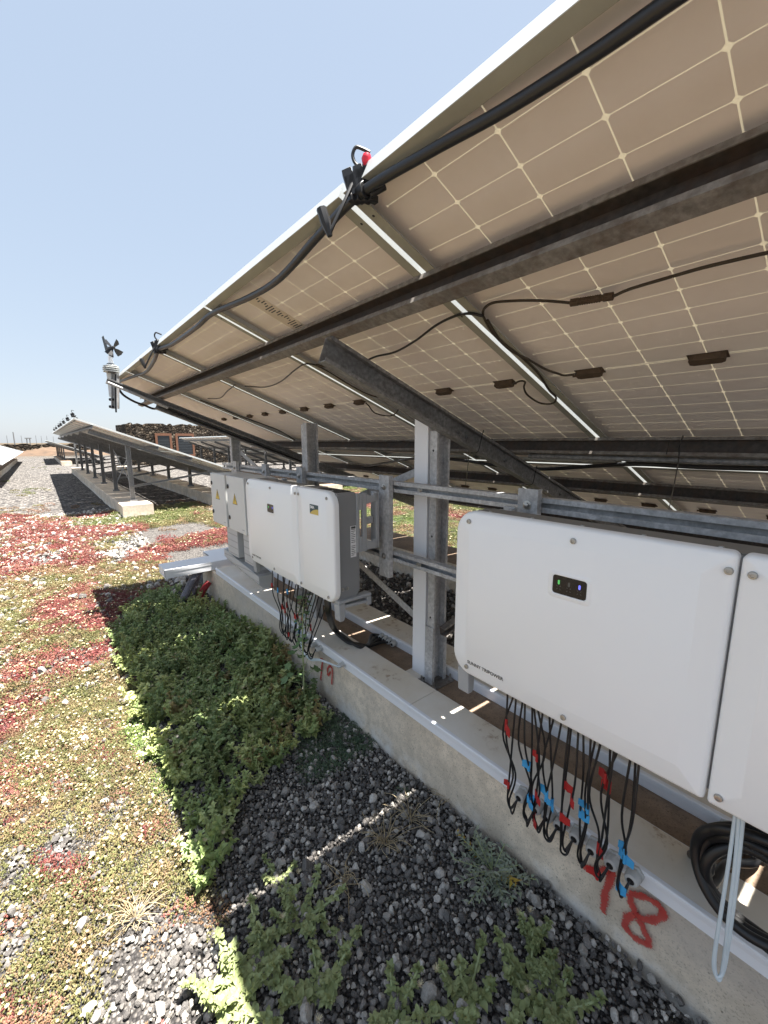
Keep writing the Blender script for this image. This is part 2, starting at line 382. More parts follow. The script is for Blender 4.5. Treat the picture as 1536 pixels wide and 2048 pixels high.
def table(y0, n, dz, x0, rafters, words, near=False, tiers=2, kerbz=KZ, rearx=3.62, brace=True, support_label=None):
    """n panels per tier from y0 upwards; returns nothing. words = 'near table' etc. used in the labels"""
    global PROTO
    sh = Vector((x0, 0, dz)); y1 = y0+n*PITCHP-.02
    for t in range(tiers):
        for k in range(n):
            s = .695+PL/2+t*(PL+.022); yc = y0+PITCHP*k+PW/2
            if near:
                o = make_panel() if PROTO is None else copy_tree(PROTO)
                if PROTO is None: PROTO = o
            else: o = far_panel()
            o.location = OP+SD*s+Vector((0, yc, 0))+sh; o.rotation_euler = (0, TI, 0)
            tier = ('upper', 'lower')[t]
            tag(o, '%s solar panel of the %s, %s from its far end' % (tier, words, ORD[n-1-k]), 'solar panel', 'solar panels of the '+words)
    # support frame
    g = thing('panel_support_frame', support_label or ('steel posts, rafters and purlins carrying the '+words), 'support frame', (x0+1.6, rafters[0], 0), 'steel frames under the panels')
    st, dk, rs = (MAT['galv'], MAT['galv_dark'], MAT['galv_rust']) if near else (MAT['galv_far'], MAT['galv_dark'], MAT['galv_rust'])
    P = lambda s, y, off=0.0: PS(s, y, off)+sh
    for t in range(tiers):
        for s in (1.05, 2.385):
            s += t*(PL+.022)
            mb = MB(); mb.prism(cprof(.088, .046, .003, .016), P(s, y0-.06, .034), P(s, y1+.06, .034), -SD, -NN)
            if near:                                       # web and inner flanges get a darker rusty steel than the outer faces
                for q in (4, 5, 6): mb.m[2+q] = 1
            mb.build('purlin', [MAT['galv_rust'], MAT['web_dark']] if near else dk, g)
    for i, y in enumerate(rafters):
        s1 = .695+tiers*(PL+.022)-.2
        mb = MB(); mb.prism(cprof(.102, .052, .004, .014), P(1.02, y+.056, .1225), P(s1, y+.056, .1225), (0, -1, 0), -NN)
        if near:
            for s in (1.9, 1.97, 2.36, 3.1):
                mb.lathe([(.011, 0), (.011, .008), (.006, .0085), (.006, .016)], P(s, y+.052, .17), (0, -1, 0), 6)
        mb.build('rafter', dk, g)
        for fx, nm in ((1.57, 'front'), (rearx, 'rear')):
            X = fx+x0; zt = (2.574-.3752*(fx+.05))-.226/.9363+dz
            mb = MB(); pz = kerbz+.009
            mb.prism(cprof(.10, .048, .003, .014), (X, y+.113, pz), (X, y+.113, zt+.03), (0, -1, 0), (1, 0, 0))
            if near:
                pass
            post = mb.build('post', [st, MAT['black']], g)
            if near:
                mb = MB(); mb.prism(cprof(.116, .058, .004, .016), (X-.008, y+.121, pz), (X-.008, y+.121, kerbz+.35), (0, -1, 0), (1, 0, 0)); mb.build('sleeve', st, post)
            if near and fx < 2:
                for hz in (1.655, .74, 1.2): mb = MB(); mb.lathe([(.006, 0), (.006, .001)], (X-.0006, y+.09, hz), (-1, 0, 0), 10); mb.build('bolt_hole', MAT['black'], post)
            mb = MB(); mb.box((X-.03, y+.02, kerbz+.001 if near else kerbz-.06), (X+.13, y+.16, pz-.0005)); mb.build('base_plate', MAT['galv_rust'] if near else st, post)
            if near:
                for bx, by in ((X-.018, y+.135), (X+.120, y+.04), (X-.018, y+.04), (X+.120, y+.14)):
                    mb = MB(); mb.lathe([(.014, 0), (.014, .002), (.0085, .003), (.0085, .012), (.005, .0125), (.005, .032)], (bx, by, pz), (0, 0, 1), 8); mb.build('bolt', MAT['steel'], post)
        mb = MB(); a = Vector((1.62+x0, y+.06, kerbz+.30)); b = Vector((rearx-.12+x0, y+.06, (2.574-.3752*rearx)-.21+dz))
        ax = (b-a).normalized(); mb.prism(cprof(.05, .04, .003, .012), a, b, (0, -1, 0), ax.cross(Vector((0, 1, 0))))
        mb.build('strut', rs if near else dk, g)
    if brace:
        ya, yb = rafters[-2] if near else rafters[0], rafters[-1] if near else rafters[1]
        for (za, zb, xo) in ((kerbz+.25, 1.60+dz, 0), (1.60+dz, kerbz+.25, .012)):
            mb = MB(); a = Vector((1.655+xo+x0, ya+.11, za)); b = Vector((1.655+xo+x0, yb+.06, zb)); ax = (b-a).normalized()
            mb.prism([(0, -.022), (.006, -.022), (.006, .022), (0, .022)], a, b, (1, 0, 0), ax.cross(Vector((1, 0, 0))))
            mb.build('brace', st, g)
    return g
YSEAM = .934
NEAR_FRAME = table(YSEAM+.0095-PITCHP*4, 8, 0, 0, [-1.55, 1.40, 4.35], 'near table', True, support_label='weathered steel posts, rafters and purlins carrying the near table over the inverters')
row2 = sorted(AX(px, 950, 1.57).y for px in (256, 225, 203, 187, 174, 164, 155))
row2 = [y-.1 for y in row2]
table(11.15, 16, -.10, 0, row2, 'middle table', support_label='row of grey steel posts and dark rafters under the middle distance table')
kerb('concrete_kerb', 1.30, 1.92, 10.75, 29.5, .30, 'pale concrete kerb under the tall posts of the middle distance table', 'concrete kerbs under the panels', .4, 3, [MAT['conc'], MAT['conc']])
kerb('concrete_kerb', 3.46, 4.06, 10.9, 29.5, .30, 'concrete kerb under the short rear posts of the middle distance table', 'concrete kerbs under the panels', .4, 4, [MAT['conc'], MAT['conc']])
table(41.0, 16, -.45, -.1, [42, 46, 50, 54, 58], 'far table', brace=False, support_label='thin posts under the far table at the end of the gravel lane')
kerb('concrete_kerb', 1.2, 1.85, 39.5, 60, .30, 'far concrete kerb at the end of the gravel lane', 'concrete kerbs under the panels', .8, 5)
table(21.0, 27, .05, -5.69, [21.6, 26, 31, 36, 41, 46, 50], 'left table', brace=False, support_label='low steel posts under the table left of the gravel lane')
kerb('concrete_kerb', -2.2, -1.6, 20.5, 51, .30, 'concrete kerb under the low edge of the left table', 'concrete kerbs under the panels', .8, 6)
table(12.6, 15, -.33, 6.35, [13.2, 15.6, 18, 20.4, 22.8, 25.2, 27.8], 'back table', brace=False, support_label='thin posts and dark rafters under the back table by the stone building')
kerb('concrete_kerb', 7.6, 8.2, 12.2, 29.4, .2, 'concrete kerb under the back table by the stone building', 'concrete kerbs under the panels', .8, 7)

# ------------------------------------------------------------------ stone building, far wall, masts
def m_stone(name, sc):
    m = NT(name); v = m.geo()
    vo = m.n('ShaderNodeTexVoronoi'); vo.inputs['Scale'].default_value = sc; m.l(v, vo.inputs['Vector'])
    s = m.n('ShaderNodeSeparateXYZ'); m.l(vo.outputs['Color'], s.inputs[0])
    ed = m.voro(sc, 'DISTANCE_TO_EDGE', vec=v)
    col = m.ramp(s.outputs[0], [(0, (.022, .018, .015)), (.5, (.042, .034, .026)), (.82, (.08, .062, .045)), (1, (.19, .16, .125))])
    col = m.mix(m.ramp(ed, [(.01, 1.), (.06, 0.)]), col, (.012, .011, .01))
    m.set(col=col, rough=.95, spec=.1); m.bump(m.ramp(ed, [(0, 0.), (.25, 1.)]), 1., .08); return m.mat
MAT['stone'] = m_stone('volcanic_stone', 5.5); MAT['rubble'] = m_stone('rubble_stone', 1.6)
MAT['ochre'] = plain('ochre_window_surround', (.15, .066, .036), .8, 0, .15, 2)
MAT['window'] = plain('dark_window', (.03, .035, .04), .3, 0, .3, 3)
b = thing('stone_building', 'long low dark stone building with ochre window surrounds behind the panels', 'building', (10, 38, 0))
mb = MB(); rng = random.Random(5)
def stone_face(p0, p1, z1, holes=()):                          # rough wall top
    pass
xs = [5.1]+sorted(rng.uniform(5.3, 25.8) for _ in range(70))+[26]
tops = [3.08+rng.uniform(-.09, .09) for _ in xs]
prof = [(x, t) for x, t in zip(xs, tops)]
mb.prism([(xs[0], -.2)]+prof+[(xs[-1], -.2)], (0, 36, 0), (0, 36.6, 0), (1, 0, 0), (0, 0, 1))
ys = [36.6]+sorted(rng.uniform(36.8, 40.8) for _ in range(16))+[41]
mb.prism([(ys[0], -.2)]+[(y, 3.05+rng.uniform(-.08, .08)) for y in ys]+[(ys[-1], -.2)], (5.1, 0, 0), (5.7, 0, 0), (0, 1, 0), (0, 0, 1))
mb.build('wall', MAT['stone'], b)
mb = MB(); mb.box((5.7, 36.6, 2.7), (26, 41, 2.82)); mb.build('roof', MAT['conc'], b)
for x0, x1 in ((6.98, 8.15), (8.42, 9.8), (14.0, 15.2)):
    mb = MB(); t = .16
    for q in (((x0, 35.93, .6), (x0+t, 36.05, 2.4)), ((x1-t, 35.93, .6), (x1, 36.05, 2.4)), ((x0+t, 35.93, 2.22), (x1-t, 36.05, 2.4)), ((x0+t, 35.93, .6), (x1-t, 36.05, .74))): mb.box(*q)
    wdw = mb.build('window', MAT['ochre'], b)
    mb = MB(); mb.box((x0+t, 35.97, .74), (x1-t, 35.99, 2.22))
    for k in range(1, 7): mb.box((x0+t, 35.955, .74+k*.21), (x1-t, 35.968, .76+k*.21))
    mb.build('pane', MAT['window'], wdw)
mb = MB()
xs = np.linspace(-70, 40, 160); prof = [(x, 1.45+rng.uniform(-.16, .16)) for x in xs]
mb.prism([(-70, -.3)]+prof+[(40, -.3)], (0, 96, 0), (0, 97.2, 0), (1, 0, 0), (0, 0, 1))
tag(mb.build('rubble_wall', MAT['rubble']), 'long low rubble wall along the far end of the site', 'wall')
MAT['soil'] = NT('brown_soil').set(rough=.95).mat
mm = NT('brown_soil_bank'); v = mm.geo(); mm.set(col=mm.ramp(mm.noise(.5, 6, .7, v), [(.3, (.05, .033, .022)), (.55, (.11, .068, .04)), (.75, (.15, .122, .08))]), rough=.95); MAT['soil'] = mm.mat
nx, ny = 50, 14; mb = MB(); vs = []
for i in range(nx):
    for j in range(ny):
        x = -22+i*.9; y = 70+j*1.6; e = math.sin(math.pi*j/(ny-1))*math.sin(math.pi*i/(nx-1))
        vs.append((x, y, -.05+e*(.75+.3*math.sin(x*.9)+.25*math.sin(x*2.3+y)+rng.uniform(-.12, .12))))
mb.add(vs, [(i*ny+j, (i+1)*ny+j, (i+1)*ny+j+1, i*ny+j+1) for i in range(nx-1) for j in range(ny-1)], 0, True)
tag(mb.build('soil_bank', MAT['soil'], angle=180), kind='structure')
for i, (px, yt, yb, D, nm) in enumerate([(13, 871, 886, 150, 'leftmost'), (26, 864, 886, 118, 'tallest'), (42, 871, 886, 150, 'third from the left'), (71, 871, 884, 160, 'just right of the frame gantry'), (82, 872, 884, 170, 'fifth from the left'), (93, 872, 884, 170, 'sixth from the left'), (106, 873, 884, 175, 'nearest the far table')]):
    q = AY(px, yt, D); mb = MB(); r = .09 if i == 1 else .05
    mb.tube([(q.x, D, 0), (q.x, D, q.z)], [r*1.4, r], 8, spline=False)
    tag(mb.build('utility_pole', MAT['galv_far']), 'thin distant pole on the horizon, '+nm, 'pole', 'poles on the horizon')
q = AY(53, 876, 110); q2 = AY(59, 876, 110); mb = MB()
for x in (q.x, q2.x): mb.tube([(x, 110, 0), (x, 110, q.z)], .09, 6, spline=False)
mb.box((q.x-.3, 109.9, q.z-.15), (q2.x+.3, 110.1, q.z+.05))
tag(mb.build('gantry', MAT['galv_far']), 'small square frame gantry standing on the horizon', 'gantry')
# ------------------------------------------------------------------ cable trunking on the kerb
def trunk(name, x0, x1, y0, y1, label, seams, group='white cable trunkings'):
    t = thing(name, label, 'cable trunking', (x0, (y0+y1)/2, KZ), group)
    zb, zt = KZ+.001, KZ+.062
    mb = MB(); mb.box((x0+.002, y0+.002, zb), (x1-.002, y1-.002, zt-.006)); mb.build('channel', MAT['pvc'], t, .002, 1)
    e = sorted([y0]+seams+[y1])
    for a, b in zip(e[:-1], e[1:]):
        mb = MB(); a += .0012; b -= .0012
        mb.prism([(x0-.002, zt-.024), (x0-.004, zt-.010), (x0-.004, zt-.003), (x0, zt), (x0+.010, zt+.0005), (x0+.014, zt+.0005), (x0+.014, zt-.005), (x0, zt-.010), (x0+.0005, zt-.024)], (0, a, 0), (0, b, 0), (1, 0, 0), (0, 0, 1))
        mb.box((x0+.014, a, zt-.0055), (x1, b, zt-.0005), 1); mb.box((x1-.001, a, zt-.02), (x1+.002, b, zt-.001), 0)
        mb.build('lid', [MAT['pvc'], MAT['lid']], t)
    return t
TR1 = trunk('cable_trunking', 1.290, 1.487, -3.0, 4.33, 'white plastic cable trunking along the front edge of the kerb, full of cable glands', [-1.2, 1.36, 3.36])
TR2 = trunk('cable_trunking', 1.712, 1.918, -3.0, 4.33, 'white plastic cable trunking behind the posts, parallel to the front one', [-.4, 1.9, 3.2])
def gland(parent, p, ax, r=.021):
    p, ax = Vector(p), Vector(ax).normalized(); mb = MB()
    mb.lathe([(r*1.25, 0), (r*1.25, .007), (r*.98, .008), (r*.98, .018)], p, ax, 6)
    mb.lathe([(r*.9, .016), (r*1.0, .018), (r*1.0, .030), (r*.86, .040), (r*.55, .043)], p, ax, 14)
    mb.lathe([(r*.5, .0432), (r*.48, .0436)], p, ax, 12, 1)
    return mb.build('cable_gland', [MAT['gland'], MAT['black']], parent, angle=30)
z7 = lambda x, y: (936+x/2.56, 1300+y/2.56)
z3 = lambda x, y: (380+x/2.954, 900+y/2.954)
z6 = lambda x, y: (400+x/5.12, 930+y/5.12)
G_NEAR = [AX(*z7(x, y), 1.248) for x, y in ((262, 748), (345, 800), (400, 850), (462, 900), (545, 955), (632, 1020), (730, 1085), (838, 1150))]
for g in G_NEAR: gland(TR1, (1.2865, g.y, min(.378, max(.362, g.z))), (-1, 0, 0), .0215)
G_FAR = [(1.2865, y, .366) for y in (2.62, 2.55, 2.48, 2.41, 2.34, 2.27, 2.20)]
for g in G_FAR: gland(TR1, g, (-1, 0, 0), .017)
gland(TR1, (1.2865, 1.94, .366), (-1, 0, 0), .014)
G_AC = [AX(*z3(x, y), 1.70) for x, y in ((1135, 1112), (1158, 1126), (1180, 1142), (1205, 1162))]
for g in G_AC: gland(TR2, (1.711, g.y, .366), (-1, -.25, 0), .019)
G_AC2 = [AX(*z7(x, y), 1.69) for x, y in ((1330, 925), (1410, 985), (1490, 1030))]
for g in G_AC2: gland(TR2, (1.711, g.y, .368), (-1, 0, 0), .026)

# two white branch ducts at the far end and the ribbed conduits below them
for (x0, x1, ya, yb, zt, lab) in ((.845, 1.76, 4.48, 4.76, .425, 'white open ended branch duct jutting out over the plants beyond the kerb end'), (1.38, 1.86, 4.80, 5.06, .41, 'shorter white branch duct just behind the jutting one')):
    t = thing('branch_duct', lab, 'cable trunking', (x0, ya, KZ), 'white cable trunkings')
    mb = MB(); th = .004
    mb.prism([(ya, KZ+.002), (yb, KZ+.002), (yb, zt), (yb-th, zt), (yb-th, KZ+.002+th), (ya+th, KZ+.002+th), (ya+th, zt), (ya, zt)], (x0, 0, 0), (x1, 0, 0), (0, 1, 0), (0, 0, 1))
    mb.build('channel', MAT['pvc'], t)
    mb = MB(); mb.prism([(ya-.003, zt-.03), (ya-.003, zt+.004), (yb+.003, zt+.004), (yb+.003, zt-.03), (yb, zt-.03), (yb, zt+.001), (ya, zt+.001), (ya, zt-.03)], (x0-.002, 0, 0), (x1, 0, 0), (0, 1, 0), (0, 0, 1))
    mb.build('lid', MAT['pvc'], t, .002)
    mb = MB(); mb.box((x0+.0005, ya+.05, KZ+.008), (x0+.003, yb-.008, zt-.001)); mb.build('end_cap', MAT['pvc'], t)
def conduit(pts, r, mat, label):
    mb = MB(); P = crom([Vector(p) for p in pts], 34); n = len(P); rr = [r*(1.0 if i % 3 else .86) for i in range(n)]
    mb.tube(P, rr, 12, spline=False); tag(mb.build('corrugated_conduit', mat, angle=80), label, 'conduit', 'ribbed conduits under the branch duct')
MAT['conduit'] = plain('grey_ribbed_conduit', (.13, .125, .15), .5, 0, .2, 20); MAT['conduit_red'] = plain('red_ribbed_conduit', (.30, .03, .035), .5, 0, .2, 20)
conduit([(1.27, 4.60, .345), (1.16, 4.55, .31), (1.0, 4.45, .12), (.9, 4.38, -.04)], .042, MAT['conduit'], 'grey ribbed conduit nearest the open end of the branch duct')
conduit([(1.28, 4.70, .345), (1.2, 4.64, .31), (1.08, 4.5, .12), (1.0, 4.42, -.05)], .042, MAT['conduit'], 'grey ribbed conduit between the red one and the other grey one')
conduit([(1.27, 4.52, .20), (1.2, 4.5, .13), (1.12, 4.46, .03), (1.08, 4.42, -.06)], .036, MAT['conduit_red'], 'red ribbed conduit under the white branch duct')

# ------------------------------------------------------------------ white riser duct beside the post
t = thing('riser_duct', 'white vertical cable duct rising beside the near steel post', 'cable duct', (1.585, 1.59, KZ))
mb = MB(); mb.prism([(1.586, 1.638), (1.586, 1.545), (1.64, 1.545), (1.64, 1.638)], (0, 0, KZ+.02), (0, 0, 1.86), (1, 0, 0), (0, 1, 0)); mb.build('body', MAT['pvc'], t, .002)
mb = MB(); mb.prism([(1.580, 1.642), (1.580, 1.540), (1.602, 1.540), (1.602, 1.544), (1.585, 1.544), (1.585, 1.639), (1.602, 1.639), (1.602, 1.642)], (0, 0, KZ+.016), (0, 0, 1.862), (1, 0, 0), (0, 1, 0)); mb.build('lid', MAT['pvc'], t, .001)
mb = MB(); mb.box((1.50, 1.55, KZ+.001), (1.62, 1.66, KZ+.018)); mb.build('foot_plate', MAT['lid'], t, .002)

# ------------------------------------------------------------------ rails that carry the inverters
t = thing('mounting_rail_frame', 'two long slotted steel rails with upright brackets that carry the inverters', 'mounting frame', (1.46, 1.5, 1.0))
def railprof(d=.042, h=.058):
    a = .003
    return [(0, 0), (.006, 0), (d, 0), (d, h), (0, h), (0, h-.020), (.0035, h-.020), (.0035, h-a), (d-a, h-a), (d-a, a), (.0035, a), (.0035, .020), (0, .020)]
for z in (1.430, 1.040):
    for y0, y1 in ((-2.4, 1.628), (1.6295, 4.42)):
        mb = MB(); mb.prism(railprof(), (1.462, y0, z), (1.462, y1, z), (1, 0, 0), (0, 0, 1)); mb.build('rail', MAT['galv'], t, .0012)
bys = [.853, -.10, 1.718] + [AX(px, 950, 1.42).y for px in (597, 527, 469)]
for y in bys:
    mb = MB(); mb.prism([(-.042, 0), (-.042, .030), (-.039, .030), (-.039, .003), (-.004, .003), (-.004, .006), (.004, .006), (.004, .003), (.039, .003), (.039, .030), (.042, .030), (.042, 0)], (1.425, y, .95), (1.425, y, 1.522), (0, 1, 0), (1, 0, 0))
    br = mb.build('bracket', MAT['galv'], t)
    for z in (1.459, 1.069):
        m2 = MB(); m2.lathe([(.018, 0), (.018, .0025), (.0165, .003)], (1.425, y, z), (-1, 0, 0), 16); m2.lathe([(.0105, .003), (.0105, .011), (.009, .012)], (1.425, y, z), (-1, 0, 0), 6)
        m2.build('bolt', MAT['steel'], br)
for y in (1.48, 2.9, 4.35):
    for z in (1.459, 1.069):
        m2 = MB(); m2.lathe([(.017, 0), (.017, .0025), (.010, .003), (.010, .010)], (1.4655, y, z), (-1, 0, 0), 12); m2.build('bolt', MAT['steel'], t)
# extra short posts that only carry the rails
for (yy, lab, zt) in ((2.80, 'short free standing steel post behind the left inverter', 1.845),):
    p = thing('rail_post', lab, 'post', (1.57, yy, KZ))
    mb = MB(); mb.prism(cprof(.10, .052, .0035, .015), (1.57, yy+.06, KZ), (1.57, yy+.06, zt), (0, -1, 0), (1, 0, 0)); mb.build('channel', MAT['galv'], p)
    mb = MB(); mb.prism(cprof(.085, .04, .003, .012), (1.578, yy+.064, KZ+.01), (1.578, yy+.064, zt-.01), (0, 1, 0), (1, 0, 0)); mb.build('backing_channel', MAT['galv'], p)

# ------------------------------------------------------------------ inverters
def rrect(u0, u1, z0, z1, r, seg=8):                 # r = radii of (u0,z0),(u1,z0),(u1,z1),(u0,z1)
    out = []
    for (cx, cz, a0, q) in ((u0, z0, 180, r[0]), (u1, z0, 270, r[1]), (u1, z1, 0, r[2]), (u0, z1, 90, r[3])):
        q = max(q, .002); ox = cx+q if cx == u0 else cx-q; oz = cz+q if cz == z0 else cz-q
        for k in range(seg+1):
            a = R(a0+90*k/seg); out.append((ox+q*math.cos(a), oz+q*math.sin(a)))
    return out
IX, IY, IZ, IW, IH = 1.085, 2.833, .868, 1.133, .588
def U(u, x, z): return (IX+x, IY-u, IZ+z)
def cover(mb, u0, u1, r):
    loops = []
    for ins, x in ((0, .034), (0, .012), (.0035, .004), (.010, 0), (.050, .0005), (.056, -.0025)):
        loops.append([U(u, x, z) for u, z in rrect(u0+ins, u1-ins, ins, IH-ins, [max(.004, q-ins) for q in r])])
    n = len(loops[0]); b = mb.add([p for l in loops for p in l], [])
    for k in range(len(loops)-1):
        for j in range(n):
            mb.f.append((b+k*n+j, b+(k+1)*n+j, b+(k+1)*n+(j+1) % n, b+k*n+(j+1) % n)[::-1]); mb.m.append(0); mb.sm.append(k < 3)
    mb.f.append(tuple(b+(len(loops)-1)*n+j for j in range(n))); mb.m.append(0); mb.sm.append(False)
    mb.f.append(tuple(b+j for j in range(n))[::-1]); mb.m.append(0); mb.sm.append(False)
def text_mesh(txt, size, name, mat, parent, loc, bold=0.0, align='LEFT'):
    cu = bpy.data.curves.new(name, 'FONT'); cu.body = txt; cu.size = size; cu.align_x = align; cu.extrude = .0002; cu.offset = bold; cu.resolution_u = 3
    o = bpy.data.objects.new(name, cu); COL.objects.link(o)
    dg = bpy.context.evaluated_depsgraph_get(); me = bpy.data.meshes.new_from_object(o.evaluated_get(dg))
    bpy.data.objects.remove(o); bpy.data.curves.remove(cu)
    Mx = Matrix(((0, 0, -1, loc[0]), (-1, 0, 0, loc[1]), (0, 1, 0, loc[2]), (0, 0, 0, 1)))     # reads from -X, letters along -Y
    q = parent; off = Vector()
    while q is not None: off += Vector(q.location); q = q.parent
    me.transform(Matrix.Translation(-off) @ Mx); me.materials.clear(); me.materials.append(mat)
    o2 = bpy.data.objects.new(name, me); COL.objects.link(o2); o2.parent = parent; return o2
MAT['ink'] = plain('dark_print', (.03, .032, .035), .5, 0, .05)
MAT['teal'] = plain('logo_dark_teal', (.012, .055, .075), .4, 0, .05); MAT['gold'] = plain('logo_gold', (.60, .45, .11), .4, 0, .05)
MAT['printwhite'] = plain('print_white', (.8, .8, .8), .5, 0, .03)
m = NT('green_led'); m.set(col=(.1, .5, .12), emit=(.15, .8, .2), es=.06); MAT['led_g'] = m.mat
m = NT('blue_led'); m.set(col=(.15, .15, .8), emit=(.2, .22, 1.), es=.14); MAT['led_b'] = m.mat
MAT['led_off'] = plain('unlit_led', (.10, .10, .09), .4)
INV = thing('power_inverter', 'far white inverter with a teal and gold logo, beside the grey cabinets', 'inverter', (IX+.1, IY-IW/2, IZ), 'white inverters on the rails')
mb = MB(); bx = [(.030, .012), (.150, .012), (.172, .045), (.172, .53), (.15, .578), (.030, .578)]
mb.prism([(x, z) for x, z in bx], U(.016, 0, 0), U(IW-.016, 0, 0), (1, 0, 0), (0, 0, 1)); casing = mb.build('casing', MAT['grey_case'], INV, .010, 3)
mb = MB(); mb.box(U(.05, .04, .5785), U(IW-.05, .145, .581)); mb.build('top_plate', MAT['grey_top'], INV, .001)
for k in range(7): m2 = MB(); m2.lathe([(.006, 0), (.005, .003)], U(.09+k*.155, .07, .581), (0, 0, 1), 8); m2.build('top_screw', MAT['steel'], casing)
mb = MB()
for k in range(26):
    for j in range(3): mb.box(U(.86+k*.009, .05+j*.034, .5805), U(.865+k*.009, .075+j*.034, .5818))
mb.build('vent', MAT['black'], INV)
mb = MB(); cover(mb, 0, .7515, (.075, .006, .014, .075)); mb.build('front_cover', MAT['white'], INV, angle=50)
mb = MB(); cover(mb, .7575, IW, (.006, .075, .075, .014)); mb.build('service_door', MAT['white'], INV, angle=50)
mb = MB()
for (u, z) in ((.056, .553), (.41, .551), (.74, .548), (.066, .030), (.42, .028), (.778, .548), (.778, .030), (1.075, .553), (1.07, .03)):
    m2 = MB(); m2.lathe([(.0085, 0), (.0085, .002), (.0072, .0035), (.0072, .0055), (.0040, .0060), (.0035, .0042)], U(u, 0, z), (-1, 0, 0), 12); m2.build('screw', MAT['steel'], INV)
# status display
dp = MB(); lo = []
for ins, x in ((-.014, -.0024), (-.008, -.0045), (-.002, -.0055), (0, -.0035)): lo.append([U(u, x, z) for u, z in rrect(.362-ins*-1 if False else .362+ins, .457-ins, .394+ins, .447-ins, [max(.004, .008-ins*.5)]*4, 5)])
n = len(lo[0]); b0 = dp.add([p for l in lo for p in l], [])
for k in range(3):
    for j in range(n): dp.f.append((b0+k*n+j, b0+(k+1)*n+j, b0+(k+1)*n+(j+1) % n, b0+k*n+(j+1) % n)[::-1]); dp.m.append(0); dp.sm.append(False)
dp.f.append(tuple(b0+3*n+j for j in range(n))); dp.m.append(1); dp.sm.append(False)
disp = dp.build('status_display', [MAT['white'], MAT['darkglass']], INV)
for u, mt in ((.380, 'led_g'), (.409, 'led_off'), (.438, 'led_b')):
    m2 = MB(); m2.prism(rrect(u-.0028, u+.0028, .421, .434, [.0027]*4, 4), U(0, -.0037, 0), U(0, -.0043, 0), (0, -1, 0), (0, 0, 1))
    m2.v = [(p[0], IY-(IY-p[1]) if False else p[1], p[2]) for p in m2.v]; m2.build('indicator_light', MAT[mt], disp)
    m2 = MB(); cu, cz = u, .412
    for a in range(4):
        g = R(45+90*a); h = R(135+90*a)
        m2.prism([(-.0006, 0), (.0006, 0), (.0006, .0042), (-.0006, .0042)], U(cu+.0042*math.cos(g), -.0037, cz+.0042*math.sin(g)), U(cu+.0042*math.cos(g), -.0041, cz+.0042*math.sin(g)), (0, -math.cos(h), math.sin(h)) if a % 2 else (0, -math.cos(h), math.sin(h)), (0, -math.cos(h), math.sin(h)) if False else Vector((1, 0, 0)).cross(Vector((0, -math.cos(h), math.sin(h)))))
    m2.build('symbol', MAT['led_off'], disp)
text_mesh('SUNNY TRIPOWER', .0172, 'lettering', MAT['ink'], INV, U(.070, -.0027, .046), .00018)
lg = MB(); lg.prism([(0, 0), (.088, 0), (.088, .052), (0, .052)], U(.906, -.0025, .455), U(.906, -.0029, .455), (0, -1, 0), (0, 0, 1)); logo = lg.build('logo', MAT['teal'], INV)
arc = [(.088*k/14, .030*math.sin(math.pi/2*min(1, (k/14)**.8))+.002*0) for k in range(15)]
lg = MB(); lg.prism([(0, 0), (.088, 0)]+[(a, max(.001, h)) for a, h in arc[::-1]], U(.906, -.0029, .455), U(.906, -.0033, .455), (0, -1, 0), (0, 0, 1)); lg.build('logo_arc', MAT['gold'], logo)
text_mesh('SMA', .022, 'logo_lettering', MAT['printwhite'], logo, U(.911, -.0031, .485), .0006)
# rating plate and service knobs on the right flank, wall bracket, carrying feet
fl = IY-IW+.016
mb = MB(); mb.box((IX+.112, fl, IZ+.235), (IX+.148, fl-.0008, IZ+.402)); st_ = mb.build('rating_plate', MAT['printwhite'], INV)
mb = MB()
for k in range(15):
    if k != 6: mb.box((IX+.116, fl-.0008, IZ+.245+k*.0098), (IX+.116+(.026 if k % 3 else .018), fl-.0012, IZ+.248+k*.0098))
mb.box((IX+.116, fl-.0008, IZ+.388), (IX+.144, fl-.0012, IZ+.399)); mb.build('print', MAT['ink'], st_)
for x in (.085, .115): m2 = MB(); m2.lathe([(.010, 0), (.010, .005), (.006, .006), (.006, .010)], (IX+x-.03, fl, IZ+.072), (0, -1, 0), 10); m2.build('earth_bolt', MAT['steel'], INV)
MAT['bracketgrey'] = plain('cast_bracket_grey', (.36, .37, .38), .5, 0, .08, 10)
def slot_plate(mb, x0, x1, z0, z1, y, t, sx0, sx1, sz0, sz1):
    mb.box((x0, y, z0), (sx0, y+t, z1)); mb.box((sx1, y, z0), (x1, y+t, z1)); mb.box((sx0, y, z0), (sx1, y+t, sz0)); mb.box((sx0, y, sz1), (sx1, y+t, z1))
